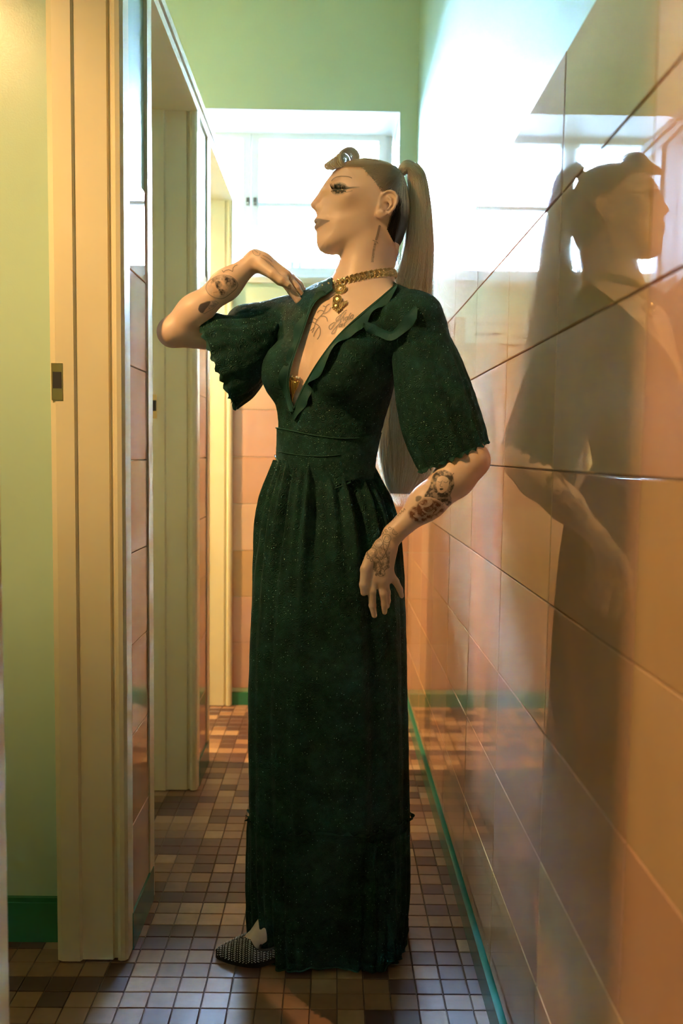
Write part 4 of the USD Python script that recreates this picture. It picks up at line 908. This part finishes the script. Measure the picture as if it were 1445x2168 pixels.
def disc_link(c, out, up, r, kind):
    side = np.cross(up, out); Rm = np.stack([side, up, out], 1)
    a = np.linspace(0, 2*np.pi, 28, endpoint=False)
    prof = [(0, .0018), (r*.34, .0018), (r*.42, .0006), (r*.62, .0006), (r*.72, .0022), (r*.86, .0028), (r, .0016), (r*1.02, 0)]
    b = lathe(prof, 28); v = b.vertices.copy()
    rr = np.hypot(v[:, 0], v[:, 1]); an = np.arctan2(v[:, 1], v[:, 0]); sc_ = 1+.06*np.cos(an*9)*(rr > r*.8); v[:, :2] *= sc_[:, None]
    v[:, 2] += .0005*np.cos(an*14)*(rr > r*.4)
    return trimesh.Trimesh(v @ Rm.T + c + out*.0012, b.faces, process=False)
arc, phis = 0, [-.35]
while phis[-1] < 2*np.pi-.62: phis.append(phis[-1]+.165)
for i, p in enumerate(phis):
    c, d = ring_pt(p); out = d
    if c[1] > Y0+.012 and dress_f(c[None])[0] < EASE+.004: continue
    upv = up_n
    yaw = .35; out = out*math.cos(yaw) + np.cross(upv, out)*math.sin(yaw)*-1
    obj('link', disc_link(c, out, upv, .0092, i), 'gold', neckl, smooth=25)
def on_chest(px, lift=0): return march(px, f_neck, lift)
mc = on_chest([(721,613)], .003)[0]; mo = field_normals(f_neck, mc[None])[0]; mo = mo*.6 + np.array([-.2, -.8, .1]); mo /= np.linalg.norm(mo)
mu = UP - mo*mo[2]; mu /= np.linalg.norm(mu)
obj('medallion', disc_link(mc, mo, mu, .0125, 0), 'gold', neckl, smooth=25)
g = trimesh.creation.icosphere(2, .0032); g.vertices = g.vertices*[1, 1, 1] + mc + mo*.003; obj('stone', g, 'gem', neckl, smooth=True)
pc = on_chest([(714,634)], .004)[0]; obj('pendant', disc_link(pc, mo, mu, .0095, 0), 'gold', neckl, smooth=25)
pc2 = on_chest([(711,648)], .004)[0]; obj('pendant', disc_link(pc2, mo, mu, .0065, 0), 'gold', neckl, smooth=25)
for i in range(9):
    x = 703+i*3.6; y0, y1 = 640-abs(i-4)*.8, 662-abs(i-3)*3.2-(i > 5)*2
    p = on_chest(np.stack([np.linspace(x+2, x, 8), np.linspace(y0, y1, 8)], 1), .0035); obj('fringe', tube(p, [.0010,.0014,.0010,.0014,.0010,.0016,.0022,.0010], 7), 'gold', neckl, smooth=True)
orn = tag(UsdGeom.Xform.Define(stage, str(person.GetPath())+'/chest_ornament').GetPrim(), label='cluster of gold drops at the neckline')
for x0, y0, x1, y1, r in ((611,806,615,836,.0040),(616,804,618,850,.0036),(621,806,620,842,.0034),(626,808,622,834,.0040),(631,806,626,826,.0036),(607,800,609,815,.0022),(613,800,616,812,.0050),(622,799,624,812,.0046)):
    p = on_chest(np.stack([np.linspace(x0, x1, 9), np.linspace(y0, y1, 9)], 1), .005); k = np.linspace(0, 1, 9)
    obj('gold_drop', tube(p, r*(1-.75*k)*(1+.18*np.sin(k*22)), 9), 'bright_gold', orn, smooth=True)
for x, y in ((606,792),(609,797),(617,797),(628,799),(633,800)):
    g = trimesh.creation.icosphere(2, .0032); g.apply_translation(on_chest([(x, y)], .004)[0]); obj('bead', g, 'gem', orn, smooth=True)

# ------------------------------------------------------------------ the shoe
shoe = tag(UsdGeom.Xform.Define(stage, str(person.GetPath())+'/shoe').GetPrim(), label='pointed pump covered in silver rhinestones')
mat('shoe_black', (0.008, 0.008, 0.009), 0.35); mat('rhinestone', (0.86, 0.86, 0.88), 0.28, metallic=0.7)
SX = np.array([-.247, -.240, -.228, -.212, -.195, -.178, -.155, -.130, -.105, -.080, -.055, -.035, -.022])
SYC = np.interp(SX, [-.247, -.16, -.02], [1.981, 1.976, 1.988])
SW = np.array([.0035, .010, .0175, .025, .031, .0355, .0385, .0385, .036, .033, .031, .028, .012])
SZ0 = np.array([.004, .003, .0025, .002, .002, .002, .003, .008, .018, .032, .046, .056, .060])
SH = np.array([.010, .016, .023, .031, .039, .046, .050, .052, .056, .056, .056, .056, .054])
RIM = np.array([1.571, 1.571, 1.571, 1.571, 1.571, 1.50, .74, .52, .46, .50, .62, .80, .95])
fx = np.linspace(SX[0], SX[-1], 90)
ip = lambda A: PchipInterpolator(SX, A)(fx)
yc_, sw_, z0_, sh_, rim_ = map(ip, (SYC, SW, SZ0, SH, RIM))
def shoe_pt(i, phi, s, off=0.0):
    """phi 0 at the sole edge, pi/2 on the ridge; s = -1 near side, +1 far side"""
    w, h = sw_[i]+off, sh_[i]+off
    return np.array([fx[i], yc_[i] + s*w*max(np.cos(phi), 0)**.8*(1+.10*np.sin(2*phi)), z0_[i] + .004 + h*np.sin(phi)**.9])
sheets = []
for s in (-1, 1):
    V = np.array([[shoe_pt(i, a*rim_[i], s) for a in np.linspace(0, 1, 14)] for i in range(90)])
    f = grid_faces(90, 14); sheets.append(trimesh.Trimesh(V.reshape(-1, 3), f if s > 0 else f[:, ::-1], process=False))
obj('upper', cat(*sheets), 'shoe_black', shoe, smooth=True)
rimp = [shoe_pt(i, rim_[i], -1, .001) for i in range(89, 39, -1)] + [shoe_pt(i, rim_[i], 1, .001) for i in range(40, 90)]
obj('piping', tube(rimp, .0030, 8), 'shoe_black', shoe, smooth=True)
so = np.array([[[fx[i], yc_[i]+s*(sw_[i]+.0025), z0_[i]+dz] for s, dz in ((-1, .005), (-1, -.002), (1, -.002), (1, .005))] for i in range(90)])
so[..., 2] = np.maximum(so[..., 2], .0002)
obj('sole', trimesh.Trimesh(so.reshape(-1, 3), grid_faces(90, 4, True), process=False), 'shoe_black', shoe, smooth=30)
obj('heel', tube([(-.040, 1.986, .054), (-.036, 1.987, .030), (-.034, 1.987, .001)], [.016, .008, .006], 12), 'shoe_black', shoe, smooth=True)
st = []
oc = trimesh.creation.icosphere(0, 1.0)
for s in (-1, 1):
    i = 2; acc = 0
    for k, x in enumerate(np.arange(SX[0]+.004, -.03, .0041)):
        i = int(np.clip(np.searchsorted(fx, x), 1, 88)); w, h = sw_[i], sh_[i]; L = (w+h)*.785*rim_[i]/1.571
        nn = max(1, int(L/.0042)); 
        for j in range(nn):
            a = (j+.5+(k % 2)*.5)/(nn+.5)*rim_[i]
            if a < .05 or a > rim_[i]-.06: continue
            st.append(trimesh.Trimesh(oc.vertices*.00145 + shoe_pt(i, a, s, .0008), oc.faces, process=False))
obj('rhinestones', cat(*st), 'rhinestone', shoe, kind='stuff')
